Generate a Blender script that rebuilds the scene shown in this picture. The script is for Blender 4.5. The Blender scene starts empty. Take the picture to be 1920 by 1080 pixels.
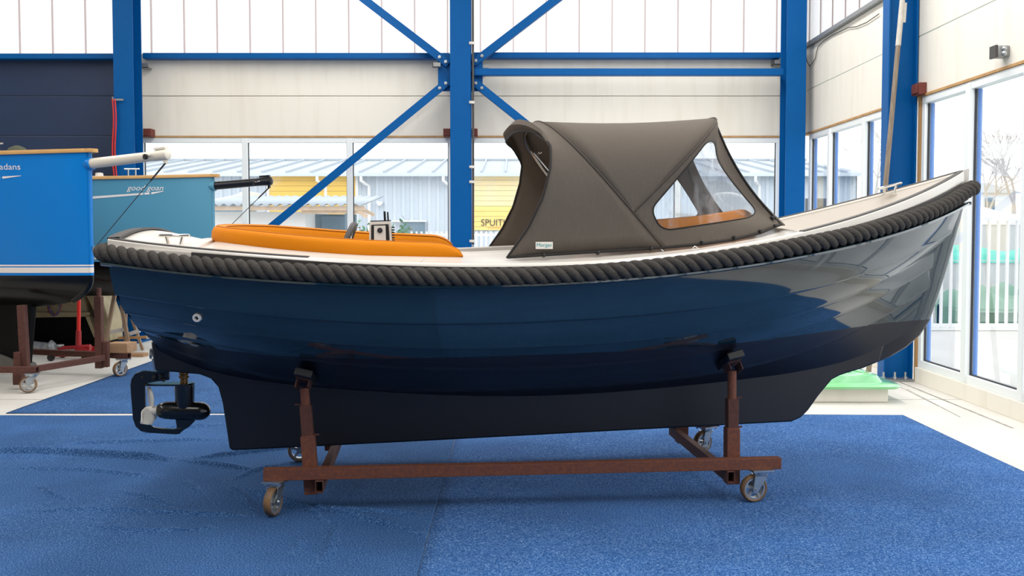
import bpy, bmesh, math, random
import numpy as np
from mathutils import Vector, Matrix
from mathutils.geometry import tessellate_polygon
random.seed(7); rng = np.random.default_rng(7)
scene = bpy.context.scene
C = scene.collection

# ------------------------------------------------------------------ camera
F = 1800.0                      # focal length in pixels of a 1920 wide frame
H = 1.58                        # eye height
TILT = math.radians(2.37)
PPY = 435.0 + F * math.tan(TILT)
cd = bpy.data.cameras.new('camera'); cam = bpy.data.objects.new('camera', cd); C.objects.link(cam)
cd.sensor_width = 36.0; cd.lens = F / 1920 * 36.0; cd.shift_y = -(540.0 - PPY) / 1920.0
cd.clip_end = 400
cam.location = (0, 0, H); cam.rotation_euler = (math.pi / 2 - TILT, 0, 0)
scene.camera = cam

# ------------------------------------------------------------------ world, light, exposure
w = bpy.data.worlds.new('overcast_sky'); scene.world = w; w.use_nodes = True
bg = w.node_tree.nodes['Background']; bg.inputs[0].default_value = (0.97, 0.985, 1.0, 1); bg.inputs[1].default_value = 2.3
scene.view_settings.view_transform = 'Standard'; scene.view_settings.look = 'None'
scene.view_settings.exposure = 0.0; scene.view_settings.gamma = 1.0
scene.view_settings.use_curve_mapping = False
def area(name, loc, sx, sy, power, col=(1, 1, 1)):
    l = bpy.data.lights.new(name, 'AREA'); l.shape = 'RECTANGLE'; l.size = sx; l.size_y = sy; l.energy = power; l.color = col
    o = bpy.data.objects.new(name, l); C.objects.link(o); o.location = loc
    return o
# unseen area lights added under the hall roof as fill, running front to back
area('roof_fill_light', (-7.5, 6.0, 6.3), 0.9, 14, 290, (1, 0.97, 0.92))
area('roof_fill_light', (-2.6, 6.0, 6.3), 0.9, 14, 440, (1, 0.97, 0.93))
area('roof_fill_light', (2.2, 6.0, 6.3), 0.9, 14, 570, (1, 0.98, 0.95))

# ------------------------------------------------------------------ pixel <-> world helpers
def ray(px, py):
    u = (px - 960.0) / F; v = -(py - PPY) / F
    st, ct = math.sin(TILT), math.cos(TILT)
    return np.array([u, ct + v * st, -st + v * ct])
CAM = np.array([0, 0, H])
def at(px, py, Y):
    d = ray(px, py); return CAM + d * (Y / d[1])
def on_x(px, py, X):
    d = ray(px, py); return CAM + d * (X / d[0])
def on_z(px, py, z=0.0):
    d = ray(px, py); return CAM + d * ((z - H) / d[2])

# ------------------------------------------------------------------ mesh helpers (all return (verts, faces))
def join(*parts):
    V = []; Fc = []
    for v, f in parts:
        n = len(V); V.extend([tuple(p) for p in v]); Fc.extend([tuple(i + n for i in q) for q in f])
    return V, Fc
BOXF = [(0, 3, 2, 1), (4, 5, 6, 7), (0, 1, 5, 4), (1, 2, 6, 5), (2, 3, 7, 6), (3, 0, 4, 7)]
def box(x0, x1, y0, y1, z0, z1):
    return [(x0, y0, z0), (x1, y0, z0), (x1, y1, z0), (x0, y1, z0), (x0, y0, z1), (x1, y0, z1), (x1, y1, z1), (x0, y1, z1)], list(BOXF)
def bar(p, q, w, h, up=(0, 0, 1), off=0.0):
    """rectangular bar from p to q, w wide sideways, h along up"""
    p = Vector(p); q = Vector(q); d = (q - p).normalized(); up = Vector(up)
    s = d.cross(up).normalized(); u = s.cross(d).normalized()
    V = []
    for c in (p, q):
        for a, b in ((-1, -1), (1, -1), (1, 1), (-1, 1)):
            V.append(tuple(c + s * (a * w / 2) + u * (b * h / 2)))
    return V, [(0, 1, 2, 3), (7, 6, 5, 4), (0, 4, 5, 1), (1, 5, 6, 2), (2, 6, 7, 3), (3, 7, 4, 0)]
def hollow(p, q, w, h, t=0.005, up=(0, 0, 1)):
    """square hollow section"""
    p = Vector(p); q = Vector(q); d = (q - p).normalized(); up = Vector(up)
    s = d.cross(up).normalized(); u = s.cross(d).normalized()
    V = []
    for c in (p, q):
        for k in (0, t):
            for a, b in ((-1, -1), (1, -1), (1, 1), (-1, 1)):
                V.append(tuple(c + s * (a * (w / 2 - k)) + u * (b * (h / 2 - k))))
    f = []
    for i in range(4):
        j = (i + 1) % 4
        f += [(i, j, 8 + j, 8 + i)[::-1], (4 + i, 12 + i, 12 + j, 4 + j)[::-1], (i, 4 + i, 4 + j, j)[::-1], (8 + i, 8 + j, 12 + j, 12 + i)[::-1]]
    return V, f
def tube(path, r, n=8, closed=False, caps=True, squash=None):
    P = np.array(path, float); m = len(P)
    if closed: T = np.roll(P, -1, 0) - np.roll(P, 1, 0)
    else: T = np.gradient(P, axis=0)
    T /= np.linalg.norm(T, axis=1)[:, None] + 1e-12
    up = np.array([0, 0, 1.0]) if abs(T[0][2]) < 0.9 else np.array([0, 1.0, 0])
    N = np.zeros_like(P); v = up - T[0] * up.dot(T[0]); N[0] = v / np.linalg.norm(v)
    for i in range(1, m):
        v = N[i - 1] - T[i] * N[i - 1].dot(T[i]); N[i] = v / (np.linalg.norm(v) + 1e-12)
    B = np.cross(T, N)
    R = np.full(m, r) if np.isscalar(r) else np.array(r, float)
    a = np.linspace(0, 2 * math.pi, n, endpoint=False)
    V = (P[:, None, :] + R[:, None, None] * (np.cos(a)[None, :, None] * N[:, None, :] + np.sin(a)[None, :, None] * B[:, None, :])).reshape(-1, 3)
    f = []
    for i in range(m if closed else m - 1):
        i2 = (i + 1) % m
        for j in range(n):
            k = (j + 1) % n
            f.append((i * n + j, i * n + k, i2 * n + k, i2 * n + j))
    if caps and not closed:
        f.append(tuple(range(n))[::-1]); f.append(tuple((m - 1) * n + j for j in range(n)))
    return [tuple(p) for p in V], f
def lathe(profile, center, axis, n=24, caps=True):
    """profile [(distance along axis, radius)]"""
    ax = Vector(axis).normalized(); c = Vector(center)
    a0 = ax.orthogonal().normalized(); a1 = ax.cross(a0)
    V = []; f = []
    for h, r in profile:
        for j in range(n):
            t = 2 * math.pi * j / n
            V.append(tuple(c + ax * h + a0 * (r * math.cos(t)) + a1 * (r * math.sin(t))))
    m = len(profile)
    for i in range(m - 1):
        for j in range(n):
            k = (j + 1) % n
            f.append((i * n + j, i * n + k, (i + 1) * n + k, (i + 1) * n + j))
    if caps:
        f.append(tuple(range(n))[::-1]); f.append(tuple((m - 1) * n + j for j in range(n)))
    return V, f
def cyl(p, q, r, n=12, r2=None):
    p = Vector(p); q = Vector(q)
    return lathe([(0, r), ((q - p).length, r if r2 is None else r2)], p, q - p, n)
def prism(poly, fn0, fn1):
    """poly: list of 2-D points; fn0/fn1 map (a, b) to the two 3-D faces"""
    n = len(poly)
    tri = tessellate_polygon([[Vector((a, b, 0)) for a, b in poly]])
    V = [tuple(fn0(a, b)) for a, b in poly] + [tuple(fn1(a, b)) for a, b in poly]
    f = [tuple(t) for t in tri] + [tuple(i + n for i in t)[::-1] for t in tri]
    f += [(i, (i + 1) % n, n + (i + 1) % n, n + i) for i in range(n)]
    return V, f
def grid(rows, closed_u=False):
    """rows: list of equally long point lists"""
    m, n = len(rows), len(rows[0]); V = [tuple(p) for r in rows for p in r]; f = []
    for i in range(m - 1):
        for j in range(n if closed_u else n - 1):
            k = (j + 1) % n
            f.append((i * n + j, i * n + k, (i + 1) * n + k, (i + 1) * n + j))
    return V, f
def arc_round(poly, r, seg=5):
    """round the corners of a closed 2-D polygon"""
    out = []; n = len(poly)
    for i in range(n):
        p = np.array(poly[i], float); a = np.array(poly[i - 1], float); b = np.array(poly[(i + 1) % n], float)
        rr = r[i] if hasattr(r, '__len__') else r
        da = a - p; db = b - p; la = np.linalg.norm(da); lb = np.linalg.norm(db)
        rr = min(rr, la * 0.49, lb * 0.49)
        if rr < 1e-6: out.append(tuple(p)); continue
        A = p + da / la * rr; B = p + db / lb * rr
        for k in range(seg + 1):
            t = k / seg; q = A * (1 - t) ** 2 + p * 2 * t * (1 - t) + B * t * t
            out.append(tuple(q))
    return out

WORLD = {}
def mk(name, vf, m, parent=None, smooth=None, local=False, bevel=0, solid=0, kind=None, subsurf=0, recalc=True):
    V, Fc = vf
    V = np.array(V, float).reshape(-1, 3)
    loc = None
    if parent is not None:
        if not local:
            Mi = np.array(WORLD[parent.name].inverted()); V = V @ Mi[:3, :3].T + Mi[:3, 3]
    else:
        loc = np.array([(V[:, 0].min() + V[:, 0].max()) / 2, (V[:, 1].min() + V[:, 1].max()) / 2, V[:, 2].min()]); V = V - loc
    me = bpy.data.meshes.new(name); me.from_pydata(V.tolist(), [], [tuple(int(i) for i in q) for q in Fc])
    if recalc:
        bm = bmesh.new(); bm.from_mesh(me); bmesh.ops.recalc_face_normals(bm, faces=bm.faces); bm.to_mesh(me); bm.free()
    me.materials.append(m)
    o = bpy.data.objects.new(name, me); C.objects.link(o)
    if parent is not None:
        o.parent = parent; WORLD[o.name] = WORLD[parent.name]
    else:
        o.location = loc; WORLD[o.name] = Matrix.Translation(loc)
    if smooth is not None:
        me.polygons.foreach_set('use_smooth', [True] * len(me.polygons))
        if smooth < 179: me.set_sharp_from_angle(angle=math.radians(smooth))
    if bevel:
        b = o.modifiers.new('bevel', 'BEVEL'); b.width = bevel; b.segments = 2; b.limit_method = 'ANGLE'
        b.harden_normals = False
        if smooth is None:
            me.polygons.foreach_set('use_smooth', [True] * len(me.polygons)); me.set_sharp_from_angle(angle=math.radians(50))
    if solid:
        b = o.modifiers.new('thickness', 'SOLIDIFY'); b.thickness = solid; b.offset = 0
    if subsurf:
        b = o.modifiers.new('subdivision', 'SUBSURF'); b.levels = subsurf; b.render_levels = subsurf
    if kind: o['kind'] = kind
    return o
def tag(o, label, cat, group=None):
    o['label'] = label; o['category'] = cat
    if group: o['group'] = group
    return o
def plab(o, label): o['label'] = label; return o
def empty(name, loc, rz=0, label=None, cat=None, group=None, kind=None):
    o = bpy.data.objects.new(name, None); C.objects.link(o); o.empty_display_size = 0.1
    o.location = loc; o.rotation_euler = (0, 0, rz)
    WORLD[o.name] = Matrix.Translation(loc) @ Matrix.Rotation(rz, 4, 'Z')
    if label: tag(o, label, cat, group)
    if kind: o['kind'] = kind
    return o
def share(o, name, parent, delta):
    """a copy of a part that shares its mesh, moved by delta inside the same thing"""
    c = o.copy(); c.name = name; C.objects.link(c); c.parent = parent
    c.location = Vector(o.location) + Vector(delta); WORLD[c.name] = WORLD[o.name]
    return c
def text_vf(body, size, shear=0.0, bold=0.0):
    cu = bpy.data.curves.new('lettering', 'FONT'); cu.body = body; cu.size = size; cu.shear = shear; cu.offset = bold
    cu.resolution_u = 3
    o = bpy.data.objects.new('lettering', cu); C.objects.link(o)
    dg = bpy.context.evaluated_depsgraph_get(); dg.update()
    me = o.evaluated_get(dg).to_mesh()
    V = [tuple(v.co) for v in me.vertices]; f = [tuple(p.vertices) for p in me.polygons]
    o.evaluated_get(dg).to_mesh_clear()
    bpy.data.objects.remove(o); bpy.data.curves.remove(cu)
    return V, f

# ------------------------------------------------------------------ materials
def nd(nt, t, x=0, **kw):
    n = nt.nodes.new(t)
    for k, v in kw.items(): setattr(n, k, v)
    return n
def mat(name, col, rough=0.5, metal=0.0, coat=0.0, var=0.0, vscale=4.0, vcol=None, bump=0.0, bscale=60.0, spec=0.5, stretch=None, detail=4.0, thr=None, sheen=0.0):
    m = bpy.data.materials.new(name); m.use_nodes = True; nt = m.node_tree; b = nt.nodes['Principled BSDF']
    b.inputs['Base Color'].default_value = (*col, 1); b.inputs['Roughness'].default_value = rough; b.inputs['Metallic'].default_value = metal
    b.inputs['Coat Weight'].default_value = coat; b.inputs['Coat Roughness'].default_value = 0.03
    b.inputs['Specular IOR Level'].default_value = spec
    if sheen: b.inputs['Sheen Weight'].default_value = sheen
    if var or bump:
        tc = nd(nt, 'ShaderNodeTexCoord'); mp = nd(nt, 'ShaderNodeMapping'); nt.links.new(tc.outputs['Object'], mp.inputs[0])
        if stretch: mp.inputs['Scale'].default_value = stretch
    if var:
        nz = nd(nt, 'ShaderNodeTexNoise'); nz.inputs['Scale'].default_value = vscale; nz.inputs['Detail'].default_value = detail
        nt.links.new(mp.outputs[0], nz.inputs['Vector'])
        rp = nd(nt, 'ShaderNodeMapRange'); lo, hi = thr or (0.3, 0.7)
        rp.inputs[1].default_value = lo; rp.inputs[2].default_value = hi; rp.inputs[3].default_value = 0; rp.inputs[4].default_value = var
        nt.links.new(nz.outputs['Fac'], rp.inputs[0])
        mx = nd(nt, 'ShaderNodeMix', data_type='RGBA'); mx.inputs['A'].default_value = (*col, 1)
        vc = vcol or tuple(c * 0.5 for c in col); mx.inputs['B'].default_value = (*vc, 1)
        nt.links.new(rp.outputs[0], mx.inputs['Factor']); nt.links.new(mx.outputs['Result'], b.inputs['Base Color'])
    if bump:
        n2 = nd(nt, 'ShaderNodeTexNoise'); n2.inputs['Scale'].default_value = bscale; n2.inputs['Detail'].default_value = 3
        nt.links.new(mp.outputs[0], n2.inputs['Vector'])
        bp = nd(nt, 'ShaderNodeBump'); bp.inputs['Strength'].default_value = bump; bp.inputs['Distance'].default_value = 0.01
        nt.links.new(n2.outputs['Fac'], bp.inputs['Height']); nt.links.new(bp.outputs[0], b.inputs['Normal'])
    return m
def clear_mat(name, tint=(1, 1, 1), gloss=1.0, milk=0.0, rough=0.0, mcol=(0.85, 0.9, 0.95), smear=0.0, sscale=6):
    """thin clear sheet: light passes straight through, with a Fresnel gloss and some haze"""
    m = bpy.data.materials.new(name); m.use_nodes = True; nt = m.node_tree; nt.nodes.remove(nt.nodes['Principled BSDF'])
    out = nt.nodes['Material Output']
    tr = nd(nt, 'ShaderNodeBsdfTransparent'); tr.inputs[0].default_value = (*tint, 1)
    gl = nd(nt, 'ShaderNodeBsdfGlossy'); gl.inputs['Roughness'].default_value = rough
    fr = nd(nt, 'ShaderNodeFresnel'); fr.inputs[0].default_value = 1.4
    ml = nd(nt, 'ShaderNodeMath', operation='MULTIPLY'); ml.inputs[1].default_value = gloss; nt.links.new(fr.outputs[0], ml.inputs[0])
    mx = nd(nt, 'ShaderNodeMixShader'); nt.links.new(ml.outputs[0], mx.inputs[0]); nt.links.new(tr.outputs[0], mx.inputs[1]); nt.links.new(gl.outputs[0], mx.inputs[2])
    last = mx
    if milk or smear:
        df = nd(nt, 'ShaderNodeBsdfTranslucent'); df.inputs[0].default_value = (*mcol, 1)
        d2 = nd(nt, 'ShaderNodeBsdfDiffuse'); d2.inputs[0].default_value = (*mcol, 1)
        dm = nd(nt, 'ShaderNodeMixShader'); dm.inputs[0].default_value = 0.4
        nt.links.new(df.outputs[0], dm.inputs[1]); nt.links.new(d2.outputs[0], dm.inputs[2])
        m2 = nd(nt, 'ShaderNodeMixShader'); m2.inputs[0].default_value = milk
        if smear:
            tc = nd(nt, 'ShaderNodeTexCoord'); mp = nd(nt, 'ShaderNodeMapping'); mp.inputs['Scale'].default_value = (1, 1, 0.35)
            nz = nd(nt, 'ShaderNodeTexNoise'); nz.inputs['Scale'].default_value = sscale; nz.inputs['Detail'].default_value = 8; nz.inputs['Distortion'].default_value = 1.5
            nt.links.new(tc.outputs['Object'], mp.inputs[0]); nt.links.new(mp.outputs[0], nz.inputs['Vector'])
            rp = nd(nt, 'ShaderNodeMapRange'); rp.inputs[1].default_value = 0.52; rp.inputs[2].default_value = 0.75; rp.inputs[3].default_value = milk; rp.inputs[4].default_value = milk + smear
            nt.links.new(nz.outputs['Fac'], rp.inputs[0]); nt.links.new(rp.outputs[0], m2.inputs[0])
        nt.links.new(last.outputs[0], m2.inputs[1]); nt.links.new(dm.outputs[0], m2.inputs[2]); last = m2
    nt.links.new(last.outputs[0], out.inputs['Surface'])
    return m

def srgb(r, g, b):
    f = lambda c: (c / 255 / 12.92) if c / 255 <= 0.04045 else ((c / 255 + 0.055) / 1.055) ** 2.4
    return (f(r), f(g), f(b))
M = {}
M['concrete'] = mat('concrete_floor', srgb(218, 214, 206), 0.55, var=0.5, vscale=1.3, vcol=srgb(185, 180, 172), bump=0.1, bscale=40)
M['panel_cream'] = mat('cream_sandwich_panel', srgb(238, 232, 219), 0.5, var=0.35, vscale=2.2, vcol=srgb(216, 206, 188), stretch=(3, 3, 0.35), thr=(0.5, 0.75))
M['panel_navy'] = mat('navy_sandwich_panel', srgb(24, 48, 84), 0.45, var=0.3, vscale=2, vcol=srgb(20, 38, 66))
M['blue_steel'] = mat('blue_painted_steel', srgb(0, 86, 152), 0.45, var=0.25, vscale=5, vcol=srgb(0, 70, 128), thr=(0.5, 0.8), spec=0.15)
M['galv'] = mat('galvanised_steel', srgb(150, 152, 152), 0.45, 0.6)
M['zinc'] = mat('zinc_plated_steel', srgb(190, 196, 198), 0.3, 0.9, var=0.3, vscale=30)
M['redbrown'] = mat('red_primer_block', srgb(110, 52, 42), 0.7)
M['wood'] = mat('bare_pine', srgb(200, 158, 104), 0.6, var=0.6, vscale=9, vcol=srgb(160, 112, 62), stretch=(1, 1, 0.15))
M['white_frame'] = mat('white_window_frame', srgb(236, 240, 240), 0.35)
M['gasket'] = mat('dark_glazing_gasket', srgb(45, 48, 55), 0.6)
M['frame_blue'] = mat('blue_outer_frame', srgb(90, 140, 215), 0.4)
M['glass'] = clear_mat('window_glass', (0.97, 0.985, 0.99), 0.3)
M['glass_dirty'] = clear_mat('smeared_window_glass', (0.97, 0.985, 0.99), 0.3, milk=0.02, smear=0.08, sscale=2.5)
M['poly'] = clear_mat('translucent_polycarbonate', (0.78, 0.78, 0.78), 0.4, milk=0.40, rough=0.3, mcol=(0.97, 0.97, 0.97))
M['poly_joint'] = clear_mat('polycarbonate_joint', (0.58, 0.52, 0.51), 0.2, milk=0.2, mcol=(0.8, 0.7, 0.68))
M['roof'] = mat('hall_roof_sheet', srgb(205, 202, 196), 0.6)
# ================================================================== THE HALL
YB = 14.15            # inner face of the back wall
XR = 4.27             # inner face of the right wall
XL = -12.6; YF = -7.0; ZC = 6.5
ztop = at(600, 104, YB)[2]; zseam = at(600, 180, YB)[2]; zbot = at(600, 255, YB)[2]
bx = lambda px: at(px, 200, YB)[0]

fl = mk('floor', box(XL, XR + 0.05, YF, YB + 0.05, -0.12, 0.0), M['concrete'], kind='structure')
M['joint_dark'] = mat('dark_floor_joint', srgb(120, 112, 100), 0.9, var=0.6, vscale=20, vcol=srgb(200, 195, 188))
for (a, b, wd) in (((1676, 712), (1899, 803), 0.022), ((1700, 730), (1800, 782), 0.010), ((1672, 718), (1760, 762), 0.006)):
    p = on_z(*a); q = on_z(*b)
    mk('floor_joint', bar((p[0], p[1], 0.0), (q[0], q[1], 0.0), wd, 0.004), M['joint_dark'], fl)
for yy in (9.0, 10.6, 12.2):
    mk('slab_joint', box(XL, XR, yy, yy + 0.008, -0.002, 0.002), M['joint_dark'], fl)

ce = mk('ceiling', box(XL, XR + 0.1, YF, YB + 0.1, ZC, ZC + 0.12), M['roof'], kind='structure')
for lx_ in (-7.5, -2.6, 2.2):
    mk('fill_light_housing', join(box(lx_ - 0.5, lx_ + 0.5, -1.05, 13.05, 6.32, 6.36), box(lx_ - 0.2, lx_ + 0.2, -1.0, 13.0, 6.36, ZC)), M['white_frame'], ce)  # unseen housings invented to go with the added fill lights
# --- wall behind and walls out of view
wf = mk('wall_front', box(XL, XR + 0.1, YF - 0.12, YF - 0.02, 0, ZC), M['panel_cream'], kind='structure')
for k in range(8):
    mk('navy_panel', box(-4.6, 1.6, YF - 0.02, YF, 0.01 + k * 0.62, 0.62 + k * 0.62), M['panel_navy'], wf, bevel=0.006)
wl = mk('wall_left', box(XL - 0.12, XL, YF, YB + 0.1, 0, ZC), M['panel_cream'], kind='structure')
for xx in (-9.8, -4.75, 1.76):
    tag(mk('steel_column', join(box(xx - .15, xx + .15, YF, YF + .02, 0, ZC), box(xx - .01, xx + .01, YF, YF + .3, 0, ZC), box(xx - .15, xx + .15, YF + .28, YF + .3, 0, ZC)), M['blue_steel']),
        'blue steel column on the wall behind the camera', 'column', 'columns behind the camera')

# --- back wall: girt behind the panels is the wall's own mesh, panels are its parts
wb = mk('wall_back', join(box(XL, XR, YB + 0.12, YB + 0.2, zbot, zbot + 0.08), box(XL, XR, YB + 0.12, YB + 0.2, ztop - 0.1, ztop)), M['galv'], kind='structure')
xl1 = bx(256); xc0 = bx(862); xr = XR + 0.02
g = 0.004
for a, b in ((xl1 - 0.05, xc0), (xc0 + 0.006, xr)):
    mk('panel', box(a, b, YB, YB + 0.1, zseam + g, ztop), M['panel_cream'], wb, bevel=0.006)
    mk('panel', box(a, b, YB, YB + 0.1, zbot, zseam - g), M['panel_cream'], wb, bevel=0.006)
mk('wood_strip', box(xl1 - 0.05, xr, YB - 0.012, YB + 0.1, zbot - 0.022, zbot - 0.001), M['wood'], wb)
hp = zseam - zbot
zz = [ztop, zseam, zbot] + [zbot - hp * k for k in (1, 2, 3, 4)] + [0.0]
for z1, z0 in zip(zz[:-1], zz[1:]):
    if z0 < 0: z0 = 0.0
    if z1 - z0 < 0.05: continue
    mk('navy_panel', box(XL, xl1 - 0.06, YB, YB + 0.1, z0 + g, z1 - g), M['panel_navy'], wb, bevel=0.006)
# translucent strips above
pitch = 61.25 * YB / F * 1.0
x = bx(38) - pitch * 12
first = None
while x < XR + 0.1:
    x1 = min(x + pitch, XR + 0.15)
    pv = box(x + 0.009, x1 - 0.009, YB + 0.03, YB + 0.034, ztop + 0.02, ZC)
    mk('polycarbonate_strip', pv, M['poly'], wb)
    mk('strip_joint', box(x - 0.008, x + 0.008, YB + 0.02, YB + 0.045, ztop + 0.02, ZC), M['poly_joint'], wb)
    x += pitch
mk('sill_flashing', box(XL, XR, YB - 0.02, YB + 0.06, ztop, ztop + 0.022), M['panel_cream'], wb)

# --- right wall
wr = mk('wall_right', join(box(XR + 0.12, XR + 0.2, YF, YB, 2.99, 3.07), box(XR + 0.12, XR + 0.2, YF, YB, 4.1, 4.2)), M['galv'], kind='structure')
zr0, zr1, zr2 = 3.01, 3.625, 4.235
for a, b in ((10.2, YB), (4.0, 10.19), (-1.5, 3.99), (YF, -1.51)):
    for z0, z1 in ((zr0, zr1 - g), (zr1 + g, zr2)):
        mk('panel', box(XR, XR + 0.1, a, b, z0, z1), M['panel_cream'], wr, bevel=0.006)
M['seam_green'] = mat('pale_green_seam', srgb(190, 204, 190), 0.5)
mk('seam_strip', box(XR + 0.004, XR + 0.02, YF, YB, zr1 - g, zr1 + g), M['seam_green'], wr)
mk('wood_strip', box(XR - 0.012, XR + 0.1, YF, YB, zr0 - 0.024, zr0 - 0.001), M['wood'], wr)
mk('ledge', box(XR - 0.06, XR + 0.05, 10.2, YB, zr2, zr2 + 0.05), M['galv'], wr)
y = YF
while y < YB:
    mk('polycarbonate_strip', box(XR + 0.03, XR + 0.034, y + 0.009, min(y + 0.5, YB) - 0.009, zr2 + 0.02, ZC), M['poly'], wr)
    mk('strip_joint', box(XR + 0.02, XR + 0.045, y - 0.006, y + 0.006, zr2 + 0.02, ZC), M['poly_joint'], wr)
    y += 0.5

# --- windows
wn = [0]
def window(pm, a0, a1, mull, z0, z1, glass, kick=0.16, outer=True):
    """pm(a, d, z): a along the wall, d outwards"""
    wn[0] += 1
    def bb(aa, ab, d0, d1, za, zb):
        p = pm(aa, d0, za); q = pm(ab, d1, zb)
        return box(min(p[0], q[0]), max(p[0], q[0]), min(p[1], q[1]), max(p[1], q[1]), za, zb)
    fw = 0.075
    fr = mk('window_%d' % wn[0], join(bb(a0, a1, 0.0, 0.09, z1 - fw, z1), bb(a0, a1, 0.0, 0.09, z0, z0 + fw), bb(a0, a0 + fw, 0.0, 0.09, z0 + fw, z1 - fw), bb(a1 - fw, a1, 0.0, 0.09, z0 + fw, z1 - fw)), M['white_frame'], kind='structure', bevel=0.004)
    if kick: mk('kick_board', bb(a0, a1, -0.03, 0.11, 0.0, z0), M['panel_cream'], fr, bevel=0.004)
    es = [a0 + fw] + sorted(mull) + [a1 - fw]
    for m_ in mull:
        mk('mullion', bb(m_ - 0.042, m_ + 0.042, -0.02, 0.1, z0, z1 - 0.02), M['white_frame'], fr, bevel=0.005)
    for i in range(len(es) - 1):
        p0 = es[i] + (0.042 if i else 0); p1 = es[i + 1] - (0.042 if i < len(es) - 2 else 0)
        mk('pane', bb(p0 + 0.004, p1 - 0.004, 0.05, 0.056, z0 + fw, z1 - fw), glass, fr)
        t = 0.012
        mk('gasket', join(bb(p0, p0 + t, 0.03, 0.05, z0 + fw, z1 - fw), bb(p1 - t, p1, 0.03, 0.05, z0 + fw, z1 - fw), bb(p0 + t, p1 - t, 0.03, 0.05, z0 + fw, z0 + fw + t)), M['gasket'], fr)
        if outer:
            mk('outer_trim', join(bb(p0, p0 + 0.008, 0.06, 0.1, z0 + fw, z1 - fw), bb(p1 - 0.008, p1, 0.06, 0.1, z0 + fw, z1 - fw)), M['frame_blue'], fr)
    return fr
back = lambda a, d, z: (a, YB + d, z)
right = lambda a, d, z: (XR + d, a, z)
window(back, xl1 + 0.02, bx(850), [bx(458), bx(655)], 0.16, zbot - 0.024, M['glass_dirty'], outer=False)
window(back, bx(876), bx(1466), [bx(1077), bx(1272)], 0.16, zbot - 0.024, M['glass_dirty'], outer=False)
ry = lambda px: XR * F / (px - 960.0)
window(right, 10.34, ry(1514), [ry(1617), ry(1553)], 0.16, zr0 - 0.026, M['glass'])
window(right, 5.0, 10.06, [ry(1812), ry(1921), 7.05, 6.05], 0.16, zr0 - 0.026, M['glass'])
window(right, -0.1, 4.9, [3.9, 2.9, 1.9, 0.9], 0.16, zr0 - 0.026, M['glass'])
window(right, -6.9, -0.2, [-1.3, -2.4, -3.5, -4.6, -5.7], 0.16, zr0 - 0.026, M['glass'])
mk('jamb_board', box(XR - 0.01, XR + 0.09, 10.07, 10.13, 0.0, zr0 - 0.03), M['wood'], wr)

# --- steel columns, girts and braces
def hcol(pxa, pxb, yf, yb, label):
    x0 = at(pxa, 200, yf)[0]; x1 = at(pxb, 200, yf)[0]; xm = (x0 + x1) / 2
    r = empty('steel_column', (xm, (yf + yb) / 2, 0), 0, label, 'column', 'blue steel columns on the back wall')
    mk('flange', box(x0, x1, yf, yf + 0.018, 0, ZC), M['blue_steel'], r, bevel=0.003)
    mk('flange', box(x0, x1, yb - 0.018, yb, 0, ZC), M['blue_steel'], r, bevel=0.003)
    mk('web', box(xm - 0.007, xm + 0.007, yf + 0.018, yb - 0.018, 0, ZC), M['blue_steel'], r)
    mk('base_plate', box(x0 - 0.05, x1 + 0.05, yf - 0.05, yb + 0.05, 0, 0.02), M['blue_steel'], r)
    return r, x0, x1
cl_, cl0, cl1 = hcol(213.5, 251, 13.62, 13.94, 'blue steel column left of the cream panels, beside a hanging red hose')
cm_, cm0, cm1 = hcol(844, 882.5, 13.62, 13.94, 'blue steel column in the middle where four diagonal braces meet')
cr_, cr0, cr1 = hcol(1474, 1511, 13.62, 13.94, 'blue steel column in the right rear corner of the hall')
# column on the right wall, its web square to the wall
rc = empty('steel_column', (4.1, 10.24, 0), 0, 'blue steel column against the right wall with a pole leaning on it', 'column')
mk('flange', box(3.95, 3.965, 10.15, 10.33, 0, ZC), M['blue_steel'], rc, bevel=0.003)
mk('flange', box(4.24, 4.26, 10.15, 10.33, 0, ZC), M['blue_steel'], rc, bevel=0.003)
mk('web', box(3.965, 4.24, 10.235, 10.247, 0, ZC), M['blue_steel'], rc)
mk('base_plate', box(3.86, 4.24, 10.06, 10.4, 0, 0.022), M['galv'], rc)
for q in (3.93, 4.05, 4.16):
    mk('anchor_bolt', join(cyl((q, 10.1, 0.02), (q, 10.1, 0.1), 0.011, 8), cyl((q, 10.1, 0.025), (q, 10.1, 0.05), 0.022, 6)), M['zinc'], rc)
# girts
def girt(pxa, pxb, ya, yb_, Y, dep, label):
    p = at(pxa, ya, Y); q = at(pxb, yb_, Y)
    return tag(mk('wall_girt', box(p[0], q[0], Y, Y + dep, q[2], p[2]), M['blue_steel'], bevel=0.006), label, 'beam')
girt(-160, 213, 100, 110, 13.96, 0.17, 'blue horizontal beam above the navy wall panels')
girt(267, 843, 99, 109.5, 13.96, 0.17, 'blue horizontal beam above the cream panels between left and middle columns')
girt(886, 1464, 98, 108.5, 13.96, 0.17, 'upper of two blue horizontal beams right of the middle column')
girt(886, 1470, 128, 141, 13.68, 0.12, 'lower of two blue horizontal beams right of the middle column')
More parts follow.
